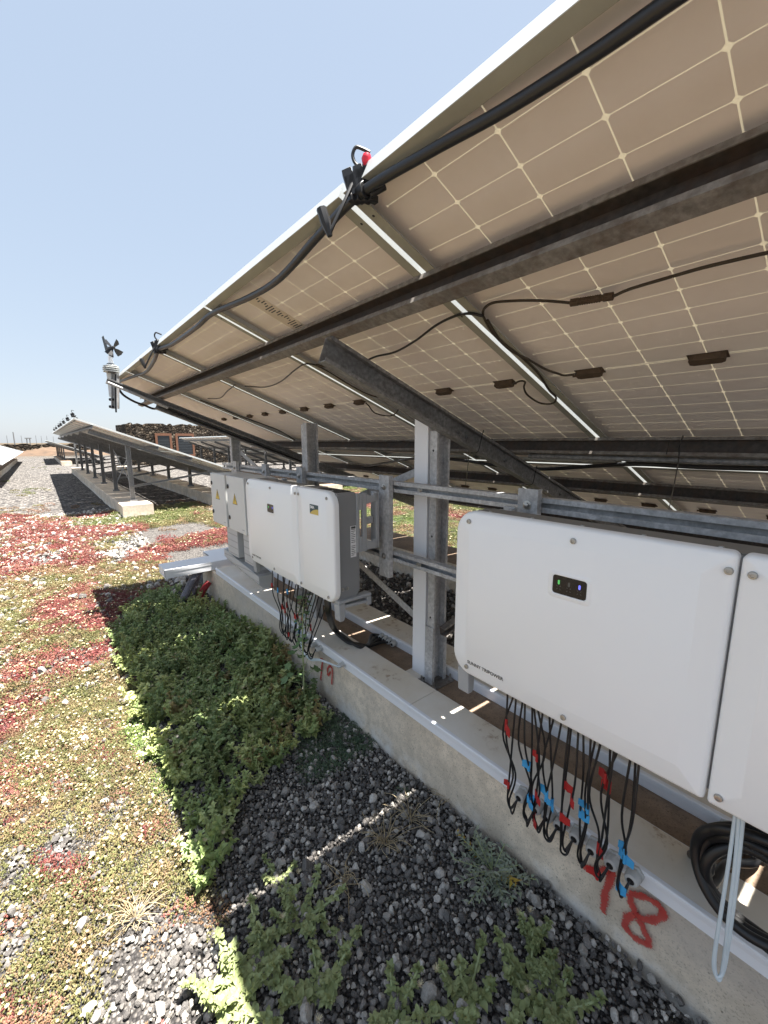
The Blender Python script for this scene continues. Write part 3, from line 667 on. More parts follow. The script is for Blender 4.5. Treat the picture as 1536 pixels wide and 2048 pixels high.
for side, yy in (('r', fl+.012), ('l', IY-.028)):
    mb = MB(); slot_plate(mb, IX+.150, IX+.215, IZ+.255, IZ+.570, yy-.02, .02, IX+.168, IX+.188, IZ+.34, IZ+.48)
    for z0, z1 in ((.51, .565), (.26, .315)): mb.prism([(IX+.215, IZ+z0), (IX+.290, IZ+z0+(.01 if z0 > .4 else -.0)), (IX+.290, IZ+z1-(.0 if z0 > .4 else .01)), (IX+.262, IZ+z1), (IX+.255, IZ+z1-.015), (IX+.235, IZ+z1-.012), (IX+.215, IZ+z1)], (0, yy-.02, 0), (0, yy, 0), (1, 0, 0), (0, 0, 1))
    mb.box((IX+.278, yy-.02, IZ+.26), (IX+.300, yy+.03, IZ+.57)); mb.box((IX+.20, yy-.012, IZ+.40), (IX+.262, yy-.004, IZ+.44))
    mb.build('wall_bracket', MAT['bracketgrey'], INV, .004, 2)
    foot = [(.005, -.095), (.030, -.097), (.038, -.085), (.042, -.030), (.060, -.022), (.185, -.028), (.192, -.05), (.212, -.05), (.215, .008), (.205, .022), (.0, .022)]
    mb = MB(); hx = [(.055, .0), (.172, .0), (.175, -.012), (.055, -.010)]
    mb.prism([(IX+.02+a, IZ+c) for a, c in foot[:3]]+[(IX+.02+.042, IZ+.0), (IX+.02, IZ+.0)], (0, yy-.03, 0), (0, yy+.02, 0), (1, 0, 0), (0, 0, 1))
    mb.box((IX+.02, yy-.03, IZ+.0), (IX+.235, yy+.02, IZ+.018)); mb.box((IX+.205, yy-.03, IZ-.05), (IX+.235, yy+.02, IZ-.0005))
    mb.prism([(IX+.062, IZ-.010), (IX+.205, IZ-.018), (IX+.205, IZ-.034), (IX+.062, IZ-.028)], (0, yy-.03, 0), (0, yy+.02, 0), (1, 0, 0), (0, 0, 1))
    mb.build('foot', MAT['bracketgrey'], INV, .005, 2)
INV2 = copy_tree(INV); INV2.location = Vector(INV.location)+Vector((0, .916-IY, .016))
tag(INV2, 'near white inverter with a glowing blue indicator, above the black cable coil', 'inverter', 'white inverters on the rails')

# ------------------------------------------------------------------ grey cabinets and perforated ducts
MAT['warn'] = plain('warning_yellow', (.72, .50, .03), .45, 0, .05)
CABN = ['left grey cabinet with a yellow warning triangle, farther from the inverter', 'right grey cabinet with a yellow warning triangle, touching the far inverter']
for i, (yl, yr, lz) in enumerate(((3.598, 3.252, (.945, .215)), (3.210, 2.862, (.92, .115)))):
    z0, z1 = 1.035, 1.450
    t = thing('electrical_cabinet', CABN[i], 'cabinet', (1.2, (yl+yr)/2, z0), 'grey cabinets beside the far inverter')
    mb = MB(); mb.box((1.112, yl-.006, z0+.004), (1.33, yr+.006, z1-.004)); mb.build('body', MAT['cab'], t, .004, 2)
    mb = MB(); mb.box((1.085, yl, z0), (1.108, yr, z1)); door = mb.build('door', MAT['cab'], t, .004, 2)
    for q in (.80, .22): m2 = MB(); m2.lathe([(.017, 0), (.017, .004), (.013, .007)], (1.085, yl-.028, z0+(z1-z0)*q), (-1, 0, 0), 14); m2.build('lock', MAT['black'], door)
    yc, zc = (yl+yr)/2+.015, z0+.235; s = .052
    tri = [(-s*.95, -s*.55), (s*.95, -s*.55), (0, s*1.1)]
    m2 = MB(); m2.prism(tri, (1.0846, yc, zc), (1.0842, yc, zc), (0, -1, 0), (0, 0, 1)); sg = m2.build('warning_sign', MAT['ink'], door)
    m2 = MB(); m2.prism([(a*.84, c*.84-.0005) for a, c in tri], (1.0842, yc, zc), (1.0838, yc, zc), (0, -1, 0), (0, 0, 1)); m2.build('warning_field', MAT['warn'], sg)
    bolt = [(.001, .034), (-.010, .002), (-.001, .004), (-.007, -.020), (.010, .008), (.002, .008), (.010, .030)]
    m2 = MB(); m2.prism(bolt, (1.0838, yc, zc), (1.0834, yc, zc), (0, -1, 0), (0, 0, 1)); m2.build('lightning_symbol', MAT['ink'], sg)
    m2 = MB(); m2.box((1.0848, yr+.075, z0+.028), (1.0843, yr+.03, z0+.034)); m2.build('plate', MAT['bracketgrey'], door)
    mb = MB(); mb.prism(railprof(.03, .04), (1.331, yl-.02, 1.39), (1.331, yr+.02, 1.39), (1, 0, 0), (0, 0, 1)); mb.box((1.361, yl-.05, 1.38), (1.46, yr+.05, 1.40)); mb.build('hanger', MAT['galv'], t)
def m_perf():
    m = NT('perforated_grey_duct'); v = m.geo(); xyz = m.n('ShaderNodeSeparateXYZ'); m.l(v, xyz.inputs[0])
    fy = m.math('ABSOLUTE', m.math('SUBTRACT', m.math('FRACT', m.math('MULTIPLY', xyz.outputs[1], 55)), .5))
    fz = m.math('ABSOLUTE', m.math('SUBTRACT', m.math('FRACT', m.math('MULTIPLY', xyz.outputs[2], 19)), .5))
    hole = m.math('MULTIPLY', m.math('LESS_THAN', fy, .2), m.math('LESS_THAN', fz, .09))
    m.set(col=m.mix(hole, (.46, .47, .48), (.12, .12, .125)), rough=.5); return m.mat
MAT['perf'] = m_perf()
for (y0, y1, xf, lab) in ((AX(454, 1060, 1.12).y, AX(474, 1060, 1.12).y, 1.12, 'perforated pale grey cable duct under the left grey cabinet'), (AX(487, 1080, 1.12).y, AX(487, 1080, 1.12).y-.22, 1.12, 'perforated pale grey cable duct under the right grey cabinet')):
    mb = MB(); mb.box((xf, y0, .80), (xf+.10, y1, 1.034)); tag(mb.build('perforated_duct', MAT['perf'], bevel=.002), lab, 'cable duct', 'perforated ducts under the cabinets')
a, b2 = AX(456, 1090, 1.15), AX(522, 1142, 1.19)
ya, yb_ = a.y+.05, b2.y
mb = MB(); mb.prism([(.03, 0), (.12, 0), (.12, .10), (0, .10), (0, .04)], (1.13, ya, .70), (1.17, yb_, .60), (1, 0, 0), (0, 0, 1))
tag(mb.build('perforated_duct', MAT['perf'], bevel=.002), 'long slanting perforated grey duct running from below the cabinets under the far inverter', 'cable duct', 'perforated ducts under the cabinets')
mb = MB(); mb.prism(cprof(.06, .04, .003, .01), (1.46, 2.6, .36), (1.46, 2.6, 1.04), (0, -1, 0), (1, 0, 0)); mb.prism(cprof(.06, .04, .003, .01), (1.30, 2.58, .60), (1.46, 2.58, .60), (0, -1, 0), (0, 0, 1)); mb.build('support', MAT['galv'], bpy.data.objects['mounting_rail_frame'])

# ------------------------------------------------------------------ string cables below the inverters
rng = random.Random(11)
def flag(parent, p, mat, name='tape_flag', s=.026):
    mb = MB(); p = Vector(p); th = rng.uniform(-1.2, 1.2); u = Vector((-.35+rng.uniform(-.3, .3), -math.cos(th), 0)).normalized()
    if rng.random() < .5: u = -u
    q = p+u*s*rng.uniform(.9, 1.4); dz = rng.uniform(-.01, .005); h = rng.uniform(.014, .021)
    nrm = u.cross(Vector((0, 0, 1))).normalized()*.0006; f2 = nrm*8
    vs = []
    for e in (1, -1): vs += [p+Vector((0, 0, h))+nrm*e, (p+q)/2+Vector((0, 0, h*.9+dz*.5))+nrm*e+f2, q+Vector((0, 0, h*.6+dz))+nrm*e, q+Vector((0, 0, -h*.9+dz))+nrm*e, (p+q)/2+Vector((0, 0, -h+dz*.5))+nrm*e+f2, p+Vector((0, 0, -h))+nrm*e]
    mb.add(vs, [(0, 1, 4, 5), (1, 2, 3, 4), (11, 10, 7, 6), (10, 9, 8, 7)]+[(i, i+6, (i+1) % 6+6, (i+1) % 6) for i in range(6)])
    mb.lathe([(.0050, -h), (.0050, h)], p, (0, 0, 1), 10)
    return mb.build(name, mat, parent)
def string_cables(starts, glands, words, grp, zst, tapes):
    """starts: list of (y, x, gland index); one thing per cable"""
    for i, (ys, xs, gi) in enumerate(starts):
        g = Vector(glands[gi]); gx = 1.2865-.043; gz_ = min(.378, max(.362, g.z)); k = rng.uniform(-1, 1)
        zb = gz_-.030-.012*rng.random()-(.016 if i % 3 == 1 else 0)
        bow = rng.uniform(.008, .026); xb = 1.222-rng.uniform(0, .022)
        pts = [(xs, ys, zst), (xs+.002, ys+.004*k, zst-.07), (xs-.006+rng.uniform(-.01, .01), ys*.7+g.y*.3+bow*k*1.6, zst-.20-.05*rng.random()), (xb-.004, ys*.3+(g.y+.022)*.7+bow*rng.uniform(-1, 1), .50), (xb, g.y+.026+.007*rng.uniform(-1, 1), zb+.050), (xb+.008, g.y+.022+.005*rng.uniform(-1, 1), zb+.004), (gx-.020, g.y+.012+.004*rng.uniform(-1, 1), zb-.004), (gx-.002, g.y+.003, gz_-.006), (gx+.02, g.y, gz_)]
        tp = tapes[i % len(tapes)]; word = {'r': 'with red tape flag', 'b': 'with blue tape flag', '': 'without tape', 'rr': 'with two red tape flags', 'bb': 'with two blue tape flags'}[tp]
        c = thing('string_cable', 'black cable %s under the %s, %s from its left' % (word, words, ORD[i]), 'cable', (xs, ys, zst), grp)
        mb = MB(); mb.tube(pts, .0034, 8, res=6); mb.build('wire', MAT['cable'], c)
        mb = MB(); mb.lathe([(.0085, .03), (.0085, 0), (.0075, -.012), (.0055, -.030), (.004, -.034)], (xs, ys, zst), (0, 0, 1), 10); mb.build('connector', MAT['black'], c, angle=30)
        P = crom([Vector(p) for p in pts], 6)
        for q, ch in enumerate(tp): flag(c, P[int(len(P)*(.20+.24*rng.random()+.17*q))], MAT['redtape' if ch == 'r' else 'bluetape'])
tops = (200, 235, 243, 280, 288, 325, 333, 350, 382, 412, 440, 478, 515, 528, 558, 585, 622, 655, 680, 722, 745, 768, 830, 848, 870)
gi = (0, 0, 0, 1, 1, 1, 2, 2, 2, 3, 3, 3, 4, 4, 4, 5, 5, 5, 6, 6, 6, 6, 7, 7, 7)
st = [(AX(*z7(x, 230+(x-190)*.544), 1.165+.02*(k % 2)).y, 1.165+.02*(k % 2), q) for k, (x, q) in enumerate(zip(tops, gi))]
TAPES = ['r', '', 'r', 'b', 'bb', '', 'rr', '', 'r', 'b', 'b', 'b', '', 'rr', 'r', 'b', 'b', '', 'r', 'rr', '', 'r', 'b', 'b', 'bb']
string_cables(st, G_NEAR, 'near inverter', 'black string cables under the near inverter', .893, TAPES)
st = []
for k in range(21): st.append((2.63-.033*k+rng.uniform(-.008, .008), 1.16+.025*(k % 3), min(6, k//3)))
string_cables(st, G_FAR, 'far inverter', 'black string cables under the far inverter', .876, ['r', '', 'r', 'b', '', 'r', 'rr', 'b', '', 'r', 'b', 'r', '', 'b', 'b', 'r', '', '', 'r', '', ''])

# power cables, coil and pale cables
def cable(name, pts, r, mat, label, cat='cable', group=None, n=10, res=8):
    mb = MB(); mb.tube(pts, r, n, res=res); return tag(mb.build(name, mat, angle=80), label, cat, group)
for i, g in enumerate(G_AC):
    o = Vector((0, .012*(i-1.5), .006*(i % 2)))
    pts = [AX(652+i*2, 1200, 1.19), AX(655+i*2, 1228, 1.21), AZ(666+i*2, 1258, .455), AZ(690+i, 1281-i, .418)+o, AZ(716, 1288+i*1.5, .413), AX(735, 1290+i, 1.52), Vector((1.655, g.y+.06, .363)), Vector((1.690, g.y+.012, .366))]
    cable('power_cable', pts, .011, MAT['cable'], 'thick black cable curving from the far inverter to the rear trunking, %s of four' % ORD[i], 'cable', 'thick black cables of the far inverter')
CC = AX(1535, 1792, 1.235)
for i, g in enumerate(G_AC2):
    r0 = .118+.013*i; pts = [Vector((1.70, g.y, .368)), Vector((1.62, g.y+.004, .366)), Vector((1.46, g.y+.05, .40+.02*i)), Vector((1.32, CC.y+r0+.01-.02*i, .56-.05*i))]
    turns = 2 if i == 0 else 1
    for k in range(int(turns*16)+7):
        a = R(200)-2*math.pi*k/16 if False else R(165+22.5*k)
        pts.append(Vector((1.255-.012*i-.010*(k/16)+.012*math.sin(k*1.1+i), CC.y+math.cos(a-math.pi)*-r0 if False else CC.y-math.cos(a)*r0, CC.z-math.sin(a)*r0*.98+.02*(i-1))))
    pts += [Vector((1.22, CC.y-.2-.03*i, .70)), Vector((1.20, CC.y-.18-.03*i, .90))]
    cable('power_cable', pts, .0125, MAT['cable'], 'thick black coiled cable below the near inverter, %s of three' % ORD[i], 'cable', 'thick black coiled cables of the near inverter', 12, 5)
for i, dx in enumerate((0, 7)):
    pts = [AX(1478+dx*1.3, 1630, 1.15), AX(1470+dx, 1730, 1.15), AX(1458+dx, 1830, 1.15), AX(1446+dx*.6, 1930, 1.16), AX(1438, 1960-i*6, 1.152), AX(1430-dx*.3, 1940, 1.15), AX(1431-dx*.2, 1900, 1.148), AX(1446, 1800, 1.148), AX(1461, 1700, 1.15), AX(1474, 1600, 1.155)]
    cable('control_cable', pts, .0040, MAT['palecable'], ('outer' if i == 0 else 'inner')+' pale blue cable hanging in a hairpin beside the black coil', 'cable', 'pale cables under the inverters')
for i, dx in enumerate((0, 6, 11)):
    pts = [AX(*z3(728+dx*2, 840), 1.2), AX(*z3(705+dx*2, 930), 1.21), AX(*z3(660+dx*3, 1030), 1.215), AX(*z3(645+dx, 1110), 1.22), AX(*z3(662+dx, 1185), 1.225), AX(*z3(712, 1240-dx), 1.23), AX(*z3(770, 1245-dx*.6), 1.235), Vector((1.244, 1.942, .366)), Vector((1.262, 1.94, .366))]
    cable('control_cable', pts, .0042, MAT['palecable'], 'pale cable looping from the far inverter to the small gland, %s from the left' % ORD[i], 'cable', 'pale cables under the inverters')

# ------------------------------------------------------------------ red sprayed figures on the kerb
def m_spray():
    m = NT('red_spray_paint'); uv = m.n('ShaderNodeUVMap'); xyz = m.n('ShaderNodeSeparateXYZ'); m.l(uv.outputs[0], xyz.inputs[0])
    e = m.math('ABSOLUTE', m.math('SUBTRACT', xyz.outputs[0], .5))            # 0 in the middle of the stroke, .5 at its edge
    v = m.geo(); n1 = m.noise(170, 3, .6, v); n2 = m.noise(30, 3, .6, v)
    cov = m.math('SUBTRACT', m.math('SUBTRACT', 1.22, m.math('MULTIPLY', e, 2.5)), m.math('MULTIPLY', n2, .35))
    al = m.ramp(m.math('SUBTRACT', cov, m.math('MULTIPLY', n1, .9)), [(.0, 0.), (.22, .85)])
    m.set(col=m.mix(n2, (.40, .028, .022), (.52, .06, .045)), rough=.85, alpha=al); return m.mat
MAT['spray'] = m_spray()
def paint(strokes, w, label):
    """each stroke a closed-up ribbon lying 1.5 mm off the kerb face, with an edge coordinate in its UVs"""
    vs, fs, us = [], [], []
    for si, pts in enumerate(strokes):
        P = crom([Vector(p) for p in pts], 6); b = len(vs)
        for i, p in enumerate(P):
            t = (P[min(i+1, len(P)-1)]-P[max(0, i-1)]).normalized(); nrm = Vector((1, 0, 0)).cross(t).normalized(); ww = w*(1-.15*math.sin(i*.9))
            if i in (0, len(P)-1): ww *= .55
            for e in (-.5, .5): vs.append(tuple(Vector((1.2952-.0004*si-.00002*i, p.y, p.z))+nrm*(2*e*ww*.5))); us.append(e+.5)
        for i in range(len(P)-1): fs.append((b+2*i, b+2*i+1, b+2*i+3, b+2*i+2))
    me = bpy.data.meshes.new('painted_figure'); me.from_pydata([tuple(Vector(v)-Vector(KERB.location)) for v in vs], [], fs); uvl = me.uv_layers.new(name='UVMap')
    for l in me.loops: uvl.data[l.index].uv = (us[l.vertex_index], 0)
    me.materials.append(MAT['spray']); o = bpy.data.objects.new('painted_figure', me); COL.objects.link(o); o.parent = KERB; tag(o, label); return o
K = lambda f, L: [AX(*f(x, y), 1.295) for x, y in L]
paint([K(z7, [(585, 1108), (640, 1125), (700, 1130), (752, 1138)]), K(z7, [(752, 1138), (722, 1190), (700, 1260), (690, 1345)])], .058, 'red sprayed figure seven')
paint([K(z7, [(822, 1245), (900, 1265), (965, 1300), (1000, 1345), (965, 1380), (900, 1378), (858, 1350), (835, 1290), (825, 1250)]), K(z7, [(858, 1350), (812, 1378), (808, 1420), (850, 1470), (910, 1505), (925, 1490), (900, 1430), (875, 1380)])], .056, 'red sprayed figure eight')
paint([K(z3, [(768, 1235), (785, 1240)]), K(z3, [(785, 1240), (778, 1290), (772, 1360)])], .045, 'faint red sprayed figure seven behind the weed')
paint([K(z3, [(832, 1310), (815, 1330), (812, 1300), (822, 1278), (838, 1290), (840, 1340), (836, 1385)])], .042, 'small red sprayed figure nine')

# ------------------------------------------------------------------ water pipe with sprinklers along the top edge
pipe_px = [(1480, -75, .05), (1345, -2, .05), (1180, 112, .05), (1000, 225, .052), (860, 303, .055), (720, 388, .055), (640, 468, .06), (560, 556, .075), (500, 594, .065), (425, 627, .055), (392, 655, .07), (345, 688, .06), (318, 700, .055), (308, 722, .075), (292, 744, .07), (270, 752, .055), (240, 763, .05)]
pts = [AP(x, y, o) for x, y, o in pipe_px]
_q = pts[1]; _s = (_q-OP).dot(SD); pts = [PS(_s+.02, -3.4, .05), PS(_s+.02, -1.8, .05), PS(_s+.006, -.6, .05), PS(_s+.002, _q.y-.25, .05)]+pts[1:]
cable('water_pipe', pts, .0112, MAT['pipe'], 'black water pipe slung under the top edge of the near table', 'pipe', None, 14, 8)
def sprinkler(loc, label, red=True, tube=True, s=1.0, group='small sprinklers along the top edges'):
    t = thing('sprinkler', label, 'sprinkler', loc, group); L = Vector(loc)
    rt, up, fw = Vector((.77, -.64, 0)), Vector((0, 0, 1)), Vector((.64, .77, 0)); Q = lambda a, b, c=0: L+(rt*a*1.15+up*b*(.80 if b > 0 else .95)+fw*c)*s
    mb = MB(); ax = Vector((0, 1, 0)); mb.tube([L-ax*.03*s, L+ax*.035*s], .027*s, 12, spline=False); mb.tube([Q(.028, -.018, -.02), Q(.075, .012, -.02)], .012*s, 8, spline=False)
    for k in range(4): mb.box(Q(-.03+k*.02, -.032, -.02), Q(-.018+k*.02, -.008, .02))
    mb.build('clamp', MAT['black'], t, .002*s)
    mb = MB()
    for k, (a, b, w, h) in enumerate(((-.018, .030, .024, .022), (.004, .044, .020, .026), (-.034, .046, .014, .024), (.012, .066, .015, .016), (-.006, .078, .013, .014))):
        e = Vector((math.cos(.6*k), math.sin(.6*k), 0)); mb.prism([(-w, -h), (w, -h), (w*.9, h), (-w*.9, h)], Q(a, b, -.016), Q(a, b, .016), rt*.85+up*.35, up*.9-rt*.3)
    mb.tube([Q(-.022, .02), Q(.0, .09), Q(.004, .108)], [.013*s, .011*s, .008*s], 8, spline=False)
    mb.build('nozzle_body', MAT['black'], t, .0015*s)
    mb = MB(); mb.tube([Q(-.002, .100), Q(-.018, .120), Q(-.024, .150), (Q(-.014, .178)), Q(.006, .172), Q(.028, .158)], .006*s, 8); mb.build('bridge', MAT['black'], t)
    if red:
        mb = MB(); mb.lathe([(.002, -.02), (.009, -.010), (.012, 0), (.009, .009), (.004, .012)], Q(.018, .132), (0.05, -.1, 1), 14); mb.build('spinner', MAT['red'], t)
    if tube:
        mb = MB(); mb.tube([Q(-.026, .03, -.01), Q(-.05, -.05, -.035), Q(-.085, -.14, -.05), Q(-.094, -.165, -.05)], .0065*s, 8); mb.lathe([(.006, 0), (.010, .02), (.012, .03), (.012, .06)], Q(-.093, -.170, -.05), (-.25, .2, 1), 8); mb.build('drop_tube', MAT['black'], t)
    return t
L1 = AP(722, 386, .055); sprinkler(L1, 'black sprinkler with a red spinner on the water pipe, nearest the camera', True, True, .66)
L2 = AP(318, 700, .055); sprinkler(L2, 'black sprinkler without spinner near the far end of the water pipe', False, True, .72)
za = lambda x, y: (x*260/1536, 820+y*260/1536)
S3 = None
for i, (x, y) in enumerate(((882, 108), (820, 165), (772, 205), (737, 235), (712, 252), (680, 272), (655, 285))):
    Yp = AX(*za(x, y), .66).y; P0 = Vector((.64, Yp, 2.26))
    if S3 is None: S3 = sprinkler(P0, 'x', False, False, .85); c = S3
    else: c = copy_tree(S3); c.location = P0
    tag(c, 'tiny black sprinkler on the top edge of the middle table, %s from its near end' % ORD[i], 'sprinkler', 'small sprinklers along the top edges')
mb = MB(); mb.tube([(.70, 11.2, 2.215), (.70, 20, 2.21), (.70, 28.4, 2.215)], .025, 8); tag(mb.build('water_pipe', MAT['pipe']), 'thin black water pipe under the top edge of the middle table', 'pipe')

# ------------------------------------------------------------------ weather station on its arm
WY = 4.5; zw = lambda x, y: (180+x*220/1536, 640+y*220/1536); wp = lambda x, y, d=0.: AY(*zw(x, y), WY+d)
rt = Vector((.77, -.64, 0)); fw = Vector((.64, .77, 0)); UPV = Vector((0, 0, 1))
ws = thing('weather_station', 'small weather station with black propeller and tail vane at the table corner', 'weather station', wp(340, 1240))
mb = MB(); b0, b1 = wp(368, 1240), wp(365, 745)
mb.prism([(-.028, 0), (-.028, .03), (-.024, .03), (-.024, .004), (.024, .004), (.024, .03), (.028, .03), (.028, 0)], b0, b1, rt, -fw); mb.build('mast', MAT['galv'], ws)
mb = MB(); mb.tube([wp(365, 1290), wp(362, 1230), wp(355, 900), wp(360, 760)], .007, 8); mb.build('signal_lead', MAT['cable'], ws)
q = wp(285, 890, .03); mb = MB(); mb.prism([(-.028, -.115), (.02, -.115), (.03, .105), (-.03, .105)], q, q+fw*.06, rt, UPV); mb.build('logger_box', MAT['cab'], ws, .008, 2)
for y_ in (1110, 1210): m2 = MB(); q = wp(330, y_); m2.lathe([(.010, 0), (.010, .02), (.013, .021), (.013, .036)], q, -rt, 10); m2.build('knob', MAT['black'], ws)
MAT['ring'] = plain('white_shield_plastic', (.62, .63, .61), .5); MAT['shade_core'] = plain('shield_core', (.14, .14, .14), .6)
c0 = wp(300, 720); sh_ = wp(300, 600); hh = sh_.z-c0.z
mb = MB()
mb.lathe([(.030, -.012), (.030, hh*.9)], c0, (0, 0, 1), 14); sh_o = mb.build('radiation_shield', MAT['shade_core'], ws, angle=30)
for k in range(4):
    mb = MB(); z = hh*(.06+.21*k); r = (.064, .066, .066, .060)[k]; mb.lathe([(r*.5, z-.002), (r, z-.010), (r*1.01, z-.005), (r*.5, z+.006)], c0, (0, 0, 1), 24); mb.build('shield_ring', MAT['ring'], sh_o, angle=25)
mb = MB(); nk = wp(292, 610); nt = wp(290, 505); mb.lathe([(.021, 0), (.016, nt.z-nk.z)], nk, (0, 0, 1), 14); mb.build('neck', MAT['white'], ws)
hub = wp(285, 395); mb = MB(); mb.lathe([(.018, -.075), (.018, -.035), (.014, -.03), (.013, 0)], hub, (0, 0, 1), 14)
ndir = (rt*.86-fw*.5).normalized(); mb.lathe([(.010, -.045), (.017, -.03), (.017, .02), (.016, .05), (.008, .066)], hub, ndir, 14); mb.build('hub', MAT['black'], ws)
MAT['vane'] = plain('dark_grey_vane', (.06, .068, .072), .5, 0, .1)
tl = hub-ndir*.05; sdv = ndir; mb = MB(); mb.prism([(0, -.014), (-.034, -.024), (-.072, .108), (-.042, .118), (.004, .022)], tl-fw*.001, tl+fw*.002, sdv, UPV); mb.build('tail_vane', MAT['vane'], ws)
pr = hub+ndir*.045; e1 = ndir.cross(UPV).normalized()
for k in range(4):
    a = R(38+90*k); d = e1*math.cos(a)+UPV*math.sin(a); e = ndir.cross(d); tw = (e*.8+ndir*.6)
    mb = MB(); mb.prism([(.012, -.007), (.035, -.02), (.074, -.032), (.081, 0), (.074, .032), (.035, .02), (.012, .007)], pr-ndir.cross(tw)*0, pr+tw.cross(d)*.002, d, tw); mb.build('propeller_blade', MAT['black'], ws)
ar = thing('cantilever_arm', 'dark steel arm along the end rafter that holds the weather station', 'arm', PS(.64, 4.31, .13))
mb = MB(); mb.prism(cprof(.046, .04, .003, .01), PS(.60, 4.335, .128), PS(2.4, 4.335, .128), (0, -1, 0), -NN); mb.build('upper_channel', MAT['galv_dark'], ar)
mb = MB(); mb.tube([PS(.61, 4.30, .165), PS(1.1, 4.30, .183)], .012, 10, spline=False); mb.build('tube', MAT['galv'], ar)
cable('signal_cable', [wp(400, 960), wp(470, 1050), wp(620, 1140), wp(760, 1190), wp(840, 1225), wp(900, 1240), PS(1.08, 4.33, .2), PS(1.5, 4.345, .2), PS(2.6, 4.345, .2)], .010, MAT['cable'], 'black cable sagging from the weather station to the end rafter')
mb = MB(); mb.prism(cprof(.05, .04, .003, .01), PS(1.04, 4.16, .128), PS(1.04, 4.62, .128), SD, -NN) ; 

# ------------------------------------------------------------------ wiring under the panels
def dusty(name, pxs, off, label, r=.0042, mat='dusty_cable', grp='thin cables under the near panels', res=6):
    return cable(name, [AP(x, y, o if len(t_) > 2 else off) for t_ in pxs for x, y, o in [(*t_[:2], t_[2] if len(t_) > 2 else off)]], r, MAT[mat], label, 'cable', grp, 8, res)
lead = dusty('panel_lead', [(966, 632), (968, 618), (985, 606), (1020, 602), (1070, 601), (1110, 603), (1142, 606)], .03, 'brown dusty cable from the seam to the round plug connector')
lead2 = dusty('panel_lead', [(1228, 592), (1260, 578), (1330, 557), (1400, 537), (1470, 520), (1560, 500), (1700, 470)], .04, 'brown dusty cable from the plug connector to the right picture edge')
pl = thing('plug_connector', 'ribbed dusty plug connector joining two cables under a panel', 'connector', AP(1185, 599, .033))
a_, b_ = AP(1140, 606, .033), AP(1228, 592, .033); ax = (b_-a_); Ln = ax.length; ax.normalize()
mb = MB(); mb.lathe([(.006, 0), (.0105, .002), (.0105, Ln*.2), (.0085, Ln*.22), (.0085, Ln*.5)], a_, ax, 10); mb.build('socket', MAT['jb'], pl, angle=30)
mb = MB(); mb.lathe([(.0095, Ln*.5), (.0095, Ln*.62), (.0085, Ln*.63), (.0085, Ln*.76), (.0108, Ln*.78), (.0108, Ln*.98), (.006, Ln)], a_, ax, 10); mb.build('plug', MAT['jb'], pl, angle=30)
mb = MB()
for k in range(9):
    for j in range(8):
        g = 2*math.pi*j/8; e1 = ax.orthogonal().normalized(); e2 = ax.cross(e1); c = a_+ax*Ln*(.25+.055*k)+(e1*math.cos(g)+e2*math.sin(g))*.0088; mb.box(c-Vector((.0014,)*3), c+Vector((.0014,)*3))
mb.build('ribs', MAT['jb'], pl)
dusty('panel_lead', [(728, 724, .08), (752, 713, .05), (790, 704), (830, 682), (870, 652), (905, 634), (935, 627), (966, 632)], .04, 'black cable arching from the rafter head to the nearest seam', .0045, 'cable')
dusty('panel_lead', [(966, 632), (985, 665), (1020, 700), (1055, 718), (1090, 738), (1115, 747), (1130, 751), (1152, 748)], .036, 'dusty cable from the nearest seam to its junction box')
dusty('panel_lead', [(975, 640), (1000, 680), (1040, 712), (1075, 745), (1098, 780), (1112, 795), (1105, 807), (1080, 806), (1055, 790), (1048, 775), (1050, 764), (1040, 762), (1026, 768)], .036, 'black looping cable across the nearest seam to a junction box')
dusty('panel_lead', [(490, 772), (530, 774), (560, 764), (590, 740), (610, 728), (632, 730)], .035, 'thin cable arching towards the second seam', .004, 'cable')
dusty('panel_lead', [(632, 730), (660, 745), (700, 770), (740, 790), (790, 803), (796, 820), (780, 832), (750, 826), (738, 812), (732, 806)], .034, 'thin black looping cable beside the second seam')
dusty('panel_lead', [(632, 730), (665, 735), (672, 738)], .034, 'short dusty cable end at the second seam', .006)
dusty('panel_lead', [(416, 797), (440, 796), (455, 782), (470, 770)], .034, 'thin cable arching towards the third seam', .004, 'cable')
dusty('panel_lead', [(400, 800), (440, 815), (480, 832), (530, 850), (560, 862), (590, 880)], .03, 'long thin cable along the third seam', .005, 'cable')
lower_pipe = [(640, 948, .06), (720, 935, .06), (800, 921, .06), (850, 916, .06), (920, 920, .07), (1000, 932, .09), (1080, 938, .09), (1160, 934, .07), (1270, 928, .06), (1400, 934, .06), (1560, 938, .06)]
cable('water_pipe', [AP(x, y, o) for x, y, o in lower_pipe], .012, MAT['pipe'], 'second black water pipe under the joint between upper and lower panels', 'pipe')
cable('conduit', [PS(2.36, -3.2, .135), PS(2.362, 0, .137), PS(2.36, 1.30, .135)], .0115, MAT['galv_dark'], 'dark conduit tied below the lower purlin of the upper panels', 'conduit')
for i, (x, y0_, y1_, o) in enumerate(((1345, 880, 912, .125), (1325, 882, 908, .125))): pass
def tie(pts, label): cable('cable_tie', pts, .0026, MAT['black'], label, 'cable tie', 'black cable ties on the frame', 6, 4)
tie([AP(1366, 872, .03), AP(1358, 895, .12), AP(1358, 912, .15), AP(1352, 950, .16), AP(1344, 990, .16), AP(1338, 1018, .16)], 'long black cable tie hanging from the lower purlin near the right edge')
tie([AP(1338, 876, .03), AP(1335, 898, .12), AP(1333, 908, .15)], 'short black cable tie on the lower purlin beside the long one')
P1 = lambda s, o, dy=0: PS(s, 1.392+dy, o)
tie([P1(2.02, .110), P1(2.02, .16), P1(2.02, .232), P1(2.03, .236, .05)], 'black cable tie around the rafter above the riser duct')
